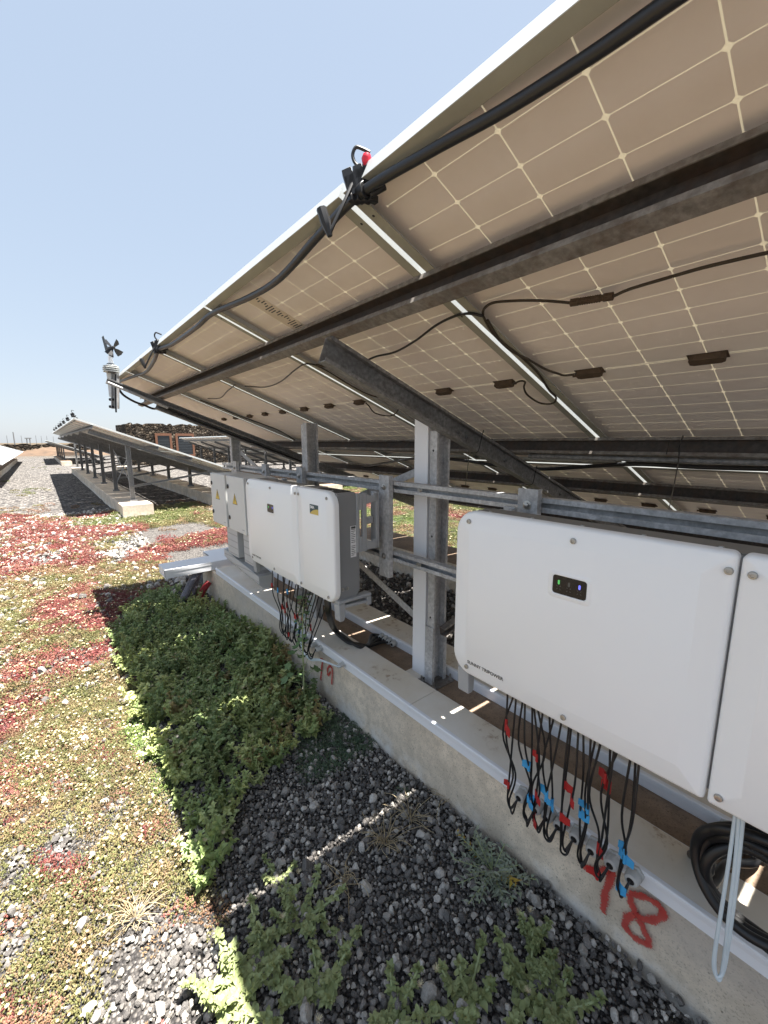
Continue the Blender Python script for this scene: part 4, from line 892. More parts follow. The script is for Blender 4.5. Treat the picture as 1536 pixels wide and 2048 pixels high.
tie([P1(2.62, .110), P1(2.62, .16), P1(2.62, .232), P1(2.63, .236, .05)], 'black cable tie around the rafter farther down')
tie([AP(932, 882, .20), AP(938, 905, .20), AP(936, 930, .21), AP(931, 970, .22)], 'thin black cable tie dangling behind the riser duct')
# paper label on one panel
pan = [o for o in bpy.data.objects if o.get('label') == 'solar panel in the upper tier of the near table, third from its far end' or o.get('label') == 'upper solar panel of the near table, third from its far end']
if pan:
    pan = pan[0]; Mi = (Matrix.Translation(pan.location) @ Matrix.Rotation(TI, 4, 'Y')).inverted()
    q = [Mi @ AP(x, y) for x, y in ((522, 620), (535, 612), (598, 640), (586, 652))]; c = sum(q, Vector())/4
    MAT['sticker'] = plain('weathered_paper', (.66, .57, .46), .7, 0, .1, 8)
    ang = 0; mb = MB(); hx, hy = .155, .052
    mb.box((c.x-hx, c.y-hy, -.0003), (c.x+hx, c.y+hy, -.0009)); st_ = mb.build('paper_label', MAT['sticker'], pan, local=True)
    mb = MB(); r5 = random.Random(4)
    for k in range(22): mb.box((c.x-hx*.86+k*.0122, c.y-hy*.8+.01*(k % 3), -.0009), (c.x-hx*.86+k*.0122+.005, c.y+hy*r5.uniform(-.3, .6), -.0012))
    for k in range(7): mb.box((c.x+hx*.72+k*.005, c.y-hy*.2, -.0009), (c.x+hx*.72+k*.005+.003, c.y+hy*.7, -.0012))
    mb.box((c.x-hx*.95, c.y-hy*.6, -.0009), (c.x-hx*.90, c.y+hy*.2, -.0012)); mb.build('print', MAT['ink'], st_, local=True)
# ------------------------------------------------------------------ gravel and ground cover (uncountable: geometry-node scatter)
def attr_mat(name, build): 
    m = NT(name); at = m.n('ShaderNodeAttribute'); at.attribute_type = 'INSTANCER'; at.attribute_name = 'tint'; build(m, at); return m.mat
def _stone(m, at):
    a = m.noise(2.2, 5, .65); b = m.noise(9, 3, .6); t = m.n('ShaderNodeSeparateXYZ'); m.l(at.outputs['Color'], t.inputs[0])
    col = m.ramp(t.outputs[0], [(0, (.078, .073, .070)), (.40, (.135, .126, .118)), (.62, (.215, .20, .185)), (.80, (.33, .31, .28)), (.92, (.46, .43, .39)), (1, (.62, .585, .53))])
    col = m.mix(m.ramp(a, [(.32, .35), (.55, 0.)]), col, (.10, .09, .085))
    col = m.mix(m.ramp(b, [(.56, 0.), (.70, .6)]), col, (.46, .43, .39))
    m.set(col=col, rough=.92, spec=.2); m.bump(m.noise(6, 5, .75), .6, .004)
MAT['stone_i'] = attr_mat('lava_gravel_stone', _stone)
def _leaf(m, at):
    v = m.geo(); f = m.noise(60, 3, .6, v); c = m.mix(f, at.outputs['Color'], at.outputs['Color'])
    hs = m.n('ShaderNodeHueSaturation'); m.l(at.outputs['Color'], hs.inputs['Color']); m.l(m.math('ADD', .72, m.math('MULTIPLY', f, .56)), hs.inputs['Value']); m.l(m.math('ADD', .47, m.math('MULTIPLY', m.noise(25, 2, .5, v), .06)), hs.inputs['Hue'])
    m.set(col=hs.outputs[0], rough=.5, spec=.35)
    tr = m.n('ShaderNodeBsdfTranslucent'); m.l(hs.outputs[0], tr.inputs[0]); mx = m.n('ShaderNodeMixShader'); mx.inputs[0].default_value = .35
    m.l(m.b.outputs[0], mx.inputs[1]); m.l(tr.outputs[0], mx.inputs[2]); m.l(mx.outputs[0], m.out.inputs[0])
MAT['leaf_i'] = attr_mat('succulent_leaf', _leaf)
def leaf_mat(name, c1, c2, tr=.25, rough=.5, veins=False):
    m = NT(name); v = m.geo(); f = m.noise(18, 4, .6, v); col = m.mix(m.ramp(f, [(.3, 0.), (.7, 1.)]), c1, c2)
    m.set(col=col, rough=rough, spec=.35); t = m.n('ShaderNodeBsdfTranslucent'); m.l(col, t.inputs[0]); mx = m.n('ShaderNodeMixShader'); mx.inputs[0].default_value = tr
    m.l(m.b.outputs[0], mx.inputs[1]); m.l(t.outputs[0], mx.inputs[2]); m.l(mx.outputs[0], m.out.inputs[0]); return m.mat
MAT['flower'] = plain('cream_flower', (.46, .40, .25), .6, 0, .1, 30)
MAT['iceleaf'] = leaf_mat('ice_plant_leaf', (.24, .29, .12), (.38, .42, .20)); MAT['stem'] = leaf_mat('green_stem', (.28, .34, .16), (.38, .42, .22), .1)
MAT['mallow'] = leaf_mat('mallow_leaf', (.11, .19, .075), (.18, .26, .11)); MAT['greyleaf'] = leaf_mat('grey_green_leaf', (.22, .26, .19), (.32, .35, .27), .15, .7)
MAT['herb'] = leaf_mat('small_herb_leaf', (.035, .070, .035), (.065, .11, .06)); MAT['dry'] = leaf_mat('dry_stalk', (.33, .25, .14), (.52, .43, .28), .1, .8)
MAT['yellowleaf'] = leaf_mat('yellowing_leaf', (.45, .36, .06), (.50, .28, .06)); MAT['brownleaf'] = leaf_mat('withered_leaf', (.22, .09, .04), (.30, .15, .07), .1)

nr = np.random.default_rng(21)
def icos(sub):
    import bmesh
    bm = bmesh.new(); bmesh.ops.create_icosphere(bm, subdivisions=sub, radius=1.0)
    vs = np.array([v.co[:] for v in bm.verts]); fs = [tuple(v.index for v in f.verts) for f in bm.faces]; bm.free(); return vs, fs
def stone_proto(sub, seed):
    r = np.random.default_rng(seed); vs, fs = icos(sub)
    d = np.ones(len(vs))
    for k in range(10):                                        # faceted: cut by random planes
        n = r.normal(size=3); n /= np.linalg.norm(n); h = r.uniform(.42, .8); q = vs @ n; over = np.clip(q-h, 0, None); vs = vs-np.outer(over, n)
    vs = vs*r.uniform([1.0, .85, .7], [1.5, 1.2, 1.05])+r.normal(size=vs.shape)*.045
    me = bpy.data.meshes.new('stone_shape'); me.from_pydata([tuple(v) for v in vs], [], fs); me.materials.append(MAT['stone_i'])
    me.polygons.foreach_set('use_smooth', [sub > 1]*len(fs))
    if sub > 1: me.set_sharp_from_angle(angle=R(20))
    return bpy.data.objects.new('stone_shape', me)
def oct_leaf(mb, p, d, L, w, mat=0):
    d = Vector(d).normalized(); a = d.orthogonal().normalized(); b = d.cross(a); p = Vector(p); c = p+d*L*.55
    mb.add([p, p+d*L, c+a*w, c+b*w*.8, c-a*w, c-b*w*.8], [(0, 3, 2), (0, 4, 3), (0, 5, 4), (0, 2, 5), (1, 2, 3), (1, 3, 4), (1, 4, 5), (1, 5, 2)], mat)
def carpet_proto(seed, nl=64, flowers=0):
    nl = int(nl*1.45)
    r = random.Random(seed); mb = MB()
    for k in range(nl):
        a = r.uniform(0, 6.283); q = .068*math.sqrt(r.random()); h = r.uniform(.002, .030)*(1.15-q/.08)
        d = (math.cos(a)*r.uniform(.1, 1)+r.uniform(-.5, .5), math.sin(a)*r.uniform(.1, 1)+r.uniform(-.5, .5), r.uniform(.1, 1.1))
        oct_leaf(mb, (q*math.cos(a), q*math.sin(a), h), d, r.uniform(.009, .018), r.uniform(.0030, .0050))
    for k in range(flowers):
        a = r.uniform(0, 6.283); q = .06*math.sqrt(r.random()); c = Vector((q*math.cos(a), q*math.sin(a), r.uniform(.036, .050)))
        for j in range(7):
            g = 6.283*j/7; e = Vector((math.cos(g), math.sin(g), .35)); s = Vector((-math.sin(g), math.cos(g), 0))*.0016
            mb.add([c-s, c+s, c+e*.0062+s, c+e*.0062-s], [(0, 1, 2, 3)], 1)
    me = bpy.data.meshes.new('clump_shape'); me.from_pydata(mb.v, [], mb.f); me.materials.append(MAT['leaf_i']); me.materials.append(MAT['flower']); me.polygons.foreach_set('material_index', mb.m); me.update()
    return bpy.data.objects.new('clump_shape', me)
def wavy_leaf(mb, p, d, up, L, W, r, mat=0, n=4, curl=.5, cr=.18, lobes=0):
    p = Vector(p); d = Vector(d).normalized(); up = Vector(up); s = d.cross(up)
    if s.length < .05: s = d.orthogonal()
    s.normalize(); nrm = s.cross(d).normalized(); vs = []
    for i in range(n+1):
        t = i/n; wd = W*(math.sin(math.pi*min(1, t*.86+.10))**.8)*(1 if t < 1 else .45)
        if lobes: wd *= 1+.5*math.sin(t*lobes*6.283)
        c = p+d*(L*t)-nrm*(curl*L*t*t*.6)
        for e in (-1, 0, 1):
            k = r.uniform(-1, 1)*cr*W
            vs.append(c+s*(wd*e*.5*(1+r.uniform(-.12, .12)))+nrm*((.22*wd if e else 0)+(k if e else k*.3)))
    mb.add(vs, [(3*i+j, 3*i+j+1, 3*i+j+4, 3*i+j+3) for i in range(n) for j in range(2)], mat, True)
def iceplant_mb(r, nb=5, H=.10, Ls=.045, spread=.10, flowers=2, stemmat=1, leafmat=0, flmat=2, dense=1):
    mb = MB()
    for b in range(nb):
        a = 6.283*b/nb+r.uniform(-.5, .5); sp = spread*r.uniform(.35, 1); top = Vector((math.cos(a)*sp, math.sin(a)*sp, H*r.uniform(.6, 1.1)))
        base = Vector((math.cos(a)*.012, math.sin(a)*.012, 0)); mid = base*.5+top*.5+Vector((0, 0, -.1*H)); P = crom([base, mid, top], 4)
        mb.tube(P, [.006, .0045, .003], 5, stemmat, spline=False)
        for i, p in enumerate(P[1:]):
            t = i/(len(P)-2)
            for k in range(2*dense if t < .9 else 5*dense):
                g = r.uniform(0, 6.283); el = r.uniform(.0, .7) if t < .9 else r.uniform(.3, 1.2)
                L = Ls*r.uniform(.6, 1.1)*(1-.35*t); dv = Vector((math.cos(g)*math.cos(el), math.sin(g)*math.cos(el), math.sin(el)))
                wavy_leaf(mb, p, dv, (0, 0, 1), L, L*r.uniform(.5, .72), r, leafmat, 3 if dense == 1 else 5, r.uniform(.1, .8), .22 if dense == 1 else .34)
    for k in range(flowers):
        c = Vector((r.uniform(-1, 1)*spread*.7, r.uniform(-1, 1)*spread*.7, H*r.uniform(.9, 1.12)))
        for j in range(14):
            g = 6.283*j/14+r.uniform(-.1, .1); e = Vector((math.cos(g), math.sin(g), r.uniform(.2, .9))); s = Vector((-math.sin(g), math.cos(g), 0))*.0007
            mb.add([c-s, c+s, c+e*.011+s, c+e*.011-s], [(0, 1, 2, 3)], flmat)
    return mb
def ice_proto(seed, fl):
    mb = iceplant_mb(random.Random(seed), flowers=fl)
    me = bpy.data.meshes.new('bush_shape'); me.from_pydata(mb.v, [], mb.f)
    for q in ('leaf_i', 'stem_i', 'flower'): me.materials.append(MAT[q] if q in MAT else MAT['leaf_i'])
    me.polygons.foreach_set('material_index', mb.m); me.polygons.foreach_set('use_smooth', mb.sm); me.update(); return bpy.data.objects.new('bush_shape', me)

def scatter(name, pts, rot, scl, idx, tint, protos, label, cat):
    me = bpy.data.meshes.new(name); me.vertices.add(len(pts)); me.vertices.foreach_set('co', np.asarray(pts, np.float32).ravel())
    for nm, ty, data, key in (('rot', 'FLOAT_VECTOR', rot, 'vector'), ('scl', 'FLOAT', scl, 'value'), ('idx', 'INT', idx, 'value'), ('tint', 'FLOAT_COLOR', tint, 'color')):
        a = me.attributes.new(nm, ty, 'POINT'); a.data.foreach_set(key, np.asarray(data, np.int32 if ty == 'INT' else np.float32).ravel())
    o = bpy.data.objects.new(name, me); COL.objects.link(o); tag(o, label, cat, kind='stuff')
    ng = bpy.data.node_groups.new(name+'_scatter', 'GeometryNodeTree'); ng.interface.new_socket('Geometry', in_out='INPUT', socket_type='NodeSocketGeometry'); ng.interface.new_socket('Geometry', in_out='OUTPUT', socket_type='NodeSocketGeometry')
    N, Lk = ng.nodes, ng.links; gi = N.new('NodeGroupInput'); go = N.new('NodeGroupOutput'); ip = N.new('GeometryNodeInstanceOnPoints'); jn = N.new('GeometryNodeJoinGeometry')
    for p in reversed(protos):
        oi = N.new('GeometryNodeObjectInfo'); oi.inputs['Object'].default_value = p; oi.inputs['As Instance'].default_value = False
        gt = N.new('GeometryNodeGeometryToInstance'); Lk.new(oi.outputs['Geometry'], gt.inputs[0]); Lk.new(gt.outputs[0], jn.inputs[0])
    def na(nm, ty):
        x = N.new('GeometryNodeInputNamedAttribute'); x.data_type = ty; x.inputs['Name'].default_value = nm; return [s for s in x.outputs if s.enabled and s.name == 'Attribute'][0]
    mp = N.new('GeometryNodeMeshToPoints'); Lk.new(gi.outputs[0], mp.inputs[0]); Lk.new(mp.outputs[0], ip.inputs['Points'])
    Lk.new(jn.outputs[0], ip.inputs['Instance']); ip.inputs['Pick Instance'].default_value = True
    er = N.new('FunctionNodeEulerToRotation'); Lk.new(na('rot', 'FLOAT_VECTOR'), er.inputs[0])
    Lk.new(na('idx', 'INT'), ip.inputs['Instance Index']); Lk.new(er.outputs[0], ip.inputs['Rotation']); Lk.new(na('scl', 'FLOAT'), ip.inputs['Scale'])
    Lk.new(ip.outputs[0], go.inputs[0]); md = o.modifiers.new('scatter', 'NODES'); md.node_group = ng; return o

_Rm = np.array([_rt, _up, _fwd])
def project(P):
    q = (np.asarray(P)-np.array(CAMP)) @ _Rm.T; z = np.where(q[:, 2] > .05, q[:, 2], np.nan)
    return 768+FPX*q[:, 0]/z, 1024-FPX*q[:, 1]/z
def inside(poly, x, y):
    c = np.zeros(len(x), bool); n = len(poly)
    for i in range(n):
        (x0, y0), (x1, y1) = poly[i], poly[(i+1) % n]
        with np.errstate(all='ignore'):
            c ^= ((y0 > y) != (y1 > y)) & (x < (x1-x0)*(y-y0)/(y1-y0+1e-9)+x0)
    return c
_sx = [(1.3, .8, 1.9), (-.9, 1.7, .4), (2.3, -1.1, 2.7), (.6, 3.1, 5.1), (4.1, 2.2, 1.2), (-3.3, 3.9, .3), (7.1, -5.2, 2.2), (5.7, 8.3, .9)]
def pn(x, y, s=1.0, o=0.0):
    v = 0
    for k, (a, b, c) in enumerate(_sx): v = v+np.sin((x*a+y*b)*s+c+o*(k+1)+1.3*np.sin((x*b-y*a)*s*.7+c*2+o))/(1+k*.22)
    return v/3.2
def grid(x0, x1, y0, y1, sp, jit=.48):
    X, Y = np.meshgrid(np.arange(x0, x1, sp), np.arange(y0, y1, sp)); X = X.ravel()+nr.uniform(-jit, jit, X.size)*sp; Y = Y.ravel()+nr.uniform(-jit, jit, Y.size)*sp; return X, Y
# zones drawn as outlines of patches on the ground (photo pixels projected down onto it)
BED = [(345,1172),(290,1188),(245,1222),(232,1262),(250,1330),(285,1430),(320,1530),(345,1620),(375,1700),(415,1785),(440,1760),(440,1680),(480,1630),(545,1540),(600,1500),(680,1440),(640,1400),(560,1350),(585,1310),(560,1255),(520,1225),(470,1232),(440,1212)]
EDGE = [(250,1370),(345,1450),(380,1560),(400,1650),(335,1600),(270,1490)]
LOW = [(395,1790),(440,1760),(560,1740),(600,1800),(545,1900),(620,1960),(600,2060),(400,2060),(380,1960),(420,1880)]
HERB = [[(620,1440),(720,1405),(770,1450),(745,1500),(690,1540),(610,1555),(585,1500)], [(1000,1630),(1060,1670),(1150,1755),(1190,1820),(1110,1795),(1040,1740)]]
REDS = [[(0,1030),(120,1040),(240,1020),(300,1040),(290,1068),(180,1082),(60,1092),(0,1102)], [(0,1100),(150,1085),(215,1105),(200,1128),(100,1135),(0,1152)], [(100,1190),(150,1165),(240,1170),(240,1225),(200,1255),(130,1262),(70,1275),(60,1240)], [(60,1310),(160,1290),(245,1275),(245,1312),(160,1340),(60,1362),(0,1375),(0,1330)], [(0,1390),(60,1380),(115,1388),(60,1425),(0,1460)], [(0,1500),(45,1530),(30,1600),(0,1660)], [(395,1065),(458,1058),(458,1092),(400,1100),(330,1122),(240,1122),(280,1095),(340,1080)], [(200,1180),(330,1172),(250,1225),(215,1250)], [(60,1720),(160,1740),(210,1765),(160,1775),(90,1760)], [(0,1985),(40,1990),(60,2048),(0,2048)]]
GREENS = [[(140,1045),(240,1028),(385,1008),(392,1024),(345,1042),(250,1052),(140,1057)]]
ORANGE = [[(0,1062),(200,1080),(140,1094),(0,1102)], [(330,1122),(458,1092),(462,1108),(380,1115),(320,1138),(285,1152),(235,1145)], [(0,1150),(100,1136),(230,1132),(235,1145),(120,1150),(0,1165)]]
BARE = [[(190,1108),(290,1060),(400,1040),(452,1060),(395,1068),(280,1095),(235,1130)], [(70,1112),(130,1100),(122,1118),(80,1124)], [(140,1710),(255,1580),(280,1610),(205,1680),(165,1730)], [(185,2060),(225,1860),(290,1775),(425,1865),(385,1950),(372,2060)], [(0,1700),(55,1725),(30,1800),(70,1900),(40,1960),(0,1960)], [(95,1640),(130,1630),(150,1660),(110,1680)]]
ALL = [(0,1028),(120,1038),(240,1018),(395,1006),(460,1050),(462,1112),(330,1165),(300,1190),(232,1262),(250,1330),(285,1430),(320,1530),(345,1620),(430,1800),(440,1870),(400,1900),(350,1850),(270,1800),(200,1870),(180,2060),(0,2060)]
BEHIND = [(728,985),(1020,1000),(1020,1045),(915,1120),(780,1100),(732,1060)]

# carpets
PTS = []
for (x0, x1, y0, y1, sp, s) in ((-2.6, 1.2, -.6, 3.3, .037, .80), (-4.5, 1.3, 3.3, 7.0, .062, 1.2), (-7, 3.6, 7.0, 14.5, .105, 1.9)):
    X, Y = grid(x0, x1, y0, y1, sp); PTS.append((X, Y, np.full(X.size, s)))
X, Y, S = [np.concatenate(q) for q in zip(*PTS)]
px, py = project(np.stack([X, Y, np.full(X.size, .02)], -1))
inframe = (px > -5) & (px < 1541) & (py < 2053) & np.isfinite(px)
wob = np.where(inframe, 1., 0.)
_f = np.clip((py-880)/420, .06, 1); qx = px+(pn(X, Y, 3.0)*16+nr.normal(0, 7, X.size))*_f; qy = py+(pn(X, Y, 3.0, 2.)*11+nr.normal(0, 4, X.size))*_f
zone = np.zeros(X.size, int)
out_zone = (~inframe) & (X < .25) & (Y < 9.5) & (pn(X, Y, .8, 1.) > -.35)
zone[out_zone] = 1; zone[out_zone & (pn(X, Y, 1.1, 4.) > .35)] = 2
zone[inframe & inside(ALL, qx, qy)] = 1
for p in ORANGE: zone[inframe & inside(p, qx, qy)] = 3
for p in REDS: zone[inframe & inside(p, qx, qy)] = 2
for p in GREENS: zone[inframe & inside(p, qx, qy)] = 4
for p in BARE: zone[inframe & inside(p, qx, qy)] = 0
zone[inframe & inside(EDGE, qx, qy)] = 5
stray = (zone == 0) & inframe & inside([(0,1000),(460,1000),(462,1112),(330,1165),(430,1800),(400,2060),(0,2060)], qx, qy) & (nr.random(X.size) < .035); zone[stray] = 3
zone[inframe & inside(BED, qx, qy)] = 0
zone[(zone > 0) & (nr.random(X.size) < np.where(zone == 1, .05, .03))] = 0
mott = pn(X, Y, 5.0, 3.)
_u = nr.random(X.size); zone[(zone == 2) & (_u < .05)] = 3; zone[(zone == 2) & (_u > .95)] = 1; zone[(zone == 1) & (_u < .035) & (Y > .9)] = 2
zone[(zone == 1) & (mott > .62)] = 3; zone[(zone == 1) & (mott < -.75) & (Y > 1.2)] = 2; zone[(zone == 2) & (mott < -.8)] = 1
zone[(zone == 1) & inframe & (py > 1480) & (mott < -.72)] = 0
zone[X > 1.22] = np.where((Y > 5.0)[X > 1.22], zone[X > 1.22], 0)
k = zone > 0; X, Y, S, zone, mott = X[k], Y[k], S[k], zone[k], mott[k]
PAL = {1: [(.33, .31, .135), (.40, .345, .165), (.27, .275, .115), (.38, .28, .155)], 2: [(.35, .120, .105), (.40, .185, .14), (.29, .09, .085), (.38, .155, .125)], 3: [(.43, .29, .165), (.38, .25, .15), (.39, .31, .155), (.42, .24, .16)], 4: [(.27, .305, .115), (.34, .345, .145), (.23, .275, .095), (.32, .285, .13)], 5: [(.28, .38, .115), (.35, .43, .14), (.24, .33, .095), (.31, .41, .15)]}
OCC = set()
def cols(zone):
    c = np.zeros((len(zone), 4), np.float32); c[:, 3] = 1
    for z, pal in PAL.items():
        m_ = zone == z; a = np.array(pal)[nr.integers(0, 4, m_.sum())]; c[m_, :3] = a*(.78 if z != 2 else .92)*nr.uniform(.78, 1.25, (m_.sum(), 1))
    return c
CP = [carpet_proto(1, 64, 0), carpet_proto(2, 60, 2), carpet_proto(3, 70, 4), carpet_proto(4, 48, 0)]
def put_carpet(name, sel, label, cat):
    OCC.update(zip((X[sel]/.07).astype(int).tolist(), (Y[sel]/.07).astype(int).tolist()))
    n = int(sel.sum()); z = gheight(X[sel], Y[sel])
    rot = np.stack([nr.uniform(-.25, .25, n), nr.uniform(-.25, .25, n), nr.uniform(0, 6.28, n)], -1)
    scatter(name, np.stack([X[sel], Y[sel], z-.004], -1), rot, S[sel]*nr.uniform(.7, 1.25, n), np.where(S[sel] > 1.5, nr.choice(4, n, p=[.50, .12, .02, .36]), nr.choice(4, n, p=[.40, .26, .10, .24])), cols(zone[sel]), CP, label, cat)
put_carpet('red_ground_cover', zone == 2, 'deep red succulent ground cover spreading in the sun left of the panels', 'ground cover')
put_carpet('olive_ground_cover', zone != 2, 'olive and orange succulent ground cover with cream flowers in the sun', 'ground cover')
# cover behind the tables
X, Y = grid(4.2, 10.5, 1.5, 13.5, .12); px, py = project(np.stack([X, Y, np.full(X.size, .02)], -1)); mott = pn(X, Y, 1.6, 7.)
k = (X > 4.25) & (pn(X, Y, .9, 2.) > -.75); X, Y, mott = X[k], Y[k], mott[k]; S = np.full(X.size, 1.75); zone = np.where(mott > .55, 2, np.where(mott > .1, 3, np.where(mott > -.5, 4, 5)))
zone = np.where((X+Y*.2 < 7.2) & (zone == 2), 4, zone)
put_carpet('green_ground_cover', zone > 0, 'yellow green ground cover in the sun behind the rear kerb', 'ground cover')
X, Y = grid(-3.0, 5.5, 12, 60, .5); S = np.full(X.size, 2.2); zone = np.where((pn(X, Y, .5, 5.) > .72) & ((X < 1.1) | (X > 4.4)) & ((X > -1.3)), 4, 0)
put_carpet('weed_patch', zone > 0, 'sparse low weeds along the far gravel lane', 'weeds')

# green ice plant bed in the shade
X, Y = grid(-.4, 1.29, .6, 5.2, .082); px, py = project(np.stack([X, Y, np.full(X.size, .06)], -1)); qx = px+pn(X, Y, 6.)*26; qy = py+pn(X, Y, 6., 2.)*22
k = inside(BED, qx, qy) & (X < 1.26) & (nr.random(X.size) < np.clip(1.25+pn(X, Y, 4.5, 9.)*.9, .25, 1)); X, Y = X[k], Y[k]; n = len(X); edge = np.clip((pn(X, Y, 2.2, 6.)+1)/2, 0, 1)
Z = gheight(X, Y)+.02+.05*edge*np.clip((1.28-X)/.1, 0, 1); tall = 1+.55*np.exp(-((X-1.12)/.16)**2-((Y-3.15)/.5)**2)
tint = np.array([(.26, .31, .12), (.31, .36, .15), (.37, .42, .19), (.22, .28, .11)])[nr.integers(0, 4, n)]*nr.uniform(.75, 1.3, (n, 1))
yl = np.clip(pn(X, Y, 3.1, 4.)*.9+nr.normal(0, .35, n), -.5, 1)[:, None]; tint = tint*1.15*(1+yl*np.array([[.25, .14, .08]]))       # yellower and duller patches
old = nr.random(n) < .03; tint[old] = np.array([.34, .27, .12])
scatter('ice_plant_bed', np.stack([X, Y, Z-.012], -1), np.stack([nr.uniform(-.3, .3, n), nr.uniform(-.3, .3, n), nr.uniform(0, 6.28, n)], -1), nr.uniform(.55, 1.05, n)*tall*(.85+.3*edge), nr.integers(0, 5, n), np.concatenate([tint, np.ones((n, 1))], 1), [ice_proto(31+q, q if q < 3 else 0) for q in range(5)], 'dense crinkled green ice plant bed in the shade beside the concrete kerb', 'plant bed')

# gravel stones
SPX = [stone_proto(2, 40+q) for q in range(7)]
GX, GY, GS = [], [], []
for (x0, x1, y0, y1, sp, s) in ((-1.6, 1.30, -.4, 2.7, .0165, .64), (-3.2, 1.30, 2.7, 5.0, .025, .92), (-5., 1.30, 5.0, 12.5, .055, 1.75), (1.95, 3.50, -1.0, 5.2, .050, 1.3)):
    x, y = grid(x0, x1, y0, y1, sp); pxx, pyy = project(np.stack([x, y, 0*x], -1)); v = (pxx > -120) & (pxx < 1660) & (pyy < 2200) if y0 > -2 else np.ones(len(x), bool)
    GX.append(x[v]); GY.append(y[v]); GS.append(np.full(v.sum(), s))
x, y, s = [np.concatenate(q) for q in (GX, GY, GS)]
under = np.array([(a, b) in OCC for a, b in zip((x/.07).astype(int).tolist(), (y/.07).astype(int).tolist())])
k = ~under | (nr.random(len(x)) < .08); x, y, s = x[k], y[k], s[k]; n = len(x)
r = .0135*s*np.exp(nr.normal(-.08, .38, n)); r = np.minimum(r, .034*s**.6); z = gheight(x, y)+r*nr.uniform(.25, .95, n)
t = nr.beta(1.6, 1.6, n)*.80+.04; li = nr.random(n) < .25; t[li] = nr.uniform(.80, 1.0, li.sum())
far = np.clip((y-4)/5, 0, 1)*(x < 1.32); t = np.clip(t+far*.22, 0, 1)
tint = np.stack([t, t, t, np.ones(n)], -1)
scatter('gravel', np.stack([x, y, z], -1), nr.uniform(0, 6.28, (n, 3)), r, nr.integers(0, 7, n), tint, SPX, 'dark lava gravel strewn with paler stones', 'gravel')

# ------------------------------------------------------------------ single plants
def plant(name, mbs, loc, label, cat='plant', group=None):
    t = thing(name, label, cat, loc, group)
    for nm, mb, mats in mbs: mb.build(nm, mats, t, local=True, angle=180)
    return t
def big_iceplant(px_, py_, seed, label, nb=6, H=.11, Ls=.06, spread=.13, scale=1.0, lean=(0, 0)):
    p = AZ(px_, py_, 0.0); r = random.Random(seed); lf, sm_, fl = MB(), MB(), MB()
    mb = iceplant_mb(r, nb, H*.7, Ls*.58, spread*1.1, 1, dense=2)
    for mt, tgt in ((0, lf), (1, sm_), (2, fl)):
        ids = [i for i, m_ in enumerate(mb.m) if m_ == mt]
        used = sorted({v for i in ids for v in mb.f[i]}); mp = {v: k for k, v in enumerate(used)}
        tgt.v = [(mb.v[v][0]*scale+lean[0]*mb.v[v][2], mb.v[v][1]*scale+lean[1]*mb.v[v][2], mb.v[v][2]*scale) for v in used]; tgt.f = [tuple(mp[v] for v in mb.f[i]) for i in ids]; tgt.m = [0]*len(ids); tgt.sm = [True]*len(ids)
    parts = [('leaves', lf, MAT['iceleaf']), ('stems', sm_, MAT['stem'])]
    if fl.f: parts.append(('flower', fl, MAT['flower']))
    return plant('ice_plant', parts, (p.x, p.y, float(gheight(p.x, p.y))), label, 'ice plant', 'single ice plants on the gravel')
for a in ((600, 1850, 1, 'ice plant sprawling on gravel just beyond the sunlit stripe', 7, .10, .055, .16), (520, 1940, 2, 'broad leaved ice plant half in sun at the shadow edge', 8, .12, .07, .17), (470, 2020, 3, 'ice plant nearest the bottom edge, half in the sun', 8, .12, .065, .16), (690, 1900, 4, 'small outlying ice plant shoot right of the sprawling one', 3, .07, .05, .11),
          (790, 2040, 5, 'low ice plant left of the two big bottom clumps', 5, .08, .055, .12), (930, 2020, 6, 'big wavy leaved ice plant at the bottom centre', 7, .12, .065, .15), (1060, 1995, 7, 'big wavy leaved ice plant below the red figures', 8, .12, .065, .16), (1065, 1905, 8, 'upright ice plant shoot above the big bottom clumps', 3, .13, .05, .06), (560, 1770, 9, 'small ice plant touching the sunlit stripe', 4, .07, .045, .10),
          (1110, 2035, 10, 'dark ice plant at the bottom right by the kerb foot', 6, .09, .06, .12), (640, 1990, 11, 'ice plant with flat leaves right of the shadow edge clump', 6, .09, .06, .13)):
    big_iceplant(*a)
# tall mallow by the kerb
p = AZ(607, 1408, 0.02); pt = AX(628, 1212, p.x+.02); H = pt.z; r = random.Random(8); st, lf = MB(), MB()
spine = [Vector((0, 0, 0)), Vector((.01, .0, H*.3)), Vector((.005, -.012, H*.65)), Vector((.02, -.02, H))]; st.tube(spine, [.006, .005, .0035, .002], 6)
P = crom(spine, 12)
def round_leaf(mb, c, nrm, R_, r, seg=14):
    nrm = Vector(nrm).normalized(); a = nrm.orthogonal().normalized(); b = nrm.cross(a); vs = [Vector(c)]; 
    for k in range(seg):
        g = 6.283*k/seg; q = R_*(.82+.18*math.cos(5*g))*(.62 if k == 0 else 1); vs.append(Vector(c)+a*(q*math.cos(g))+b*(q*math.sin(g))+nrm*(.16*q*math.cos(5*g)+.15*q))
    mb.add(vs, [(0, k+1, (k+1) % seg+1) for k in range(seg)], 0, True)
for i in range(5, len(P)):
    t = i/len(P)
    for k in range(2 if t > .55 else 1):
        g = r.uniform(0, 6.283); L = r.uniform(.02, .05) if t > .5 else r.uniform(.07, .13); dv = Vector((math.cos(g), math.sin(g), r.uniform(.1, .7))).normalized()
        if dv.x > .35 and p.x > 1.2: dv.x *= -.6
        e = P[i]+dv*L; st.tube([P[i], P[i]+dv*L*.5+Vector((0, 0, .004)), e], .0016, 5, res=3)
        round_leaf(lf, e, dv*.5+Vector((r.uniform(-.5, .3), r.uniform(-.5, .3), .8)), r.uniform(.014, .022) if t > .5 else r.uniform(.024, .036), r)
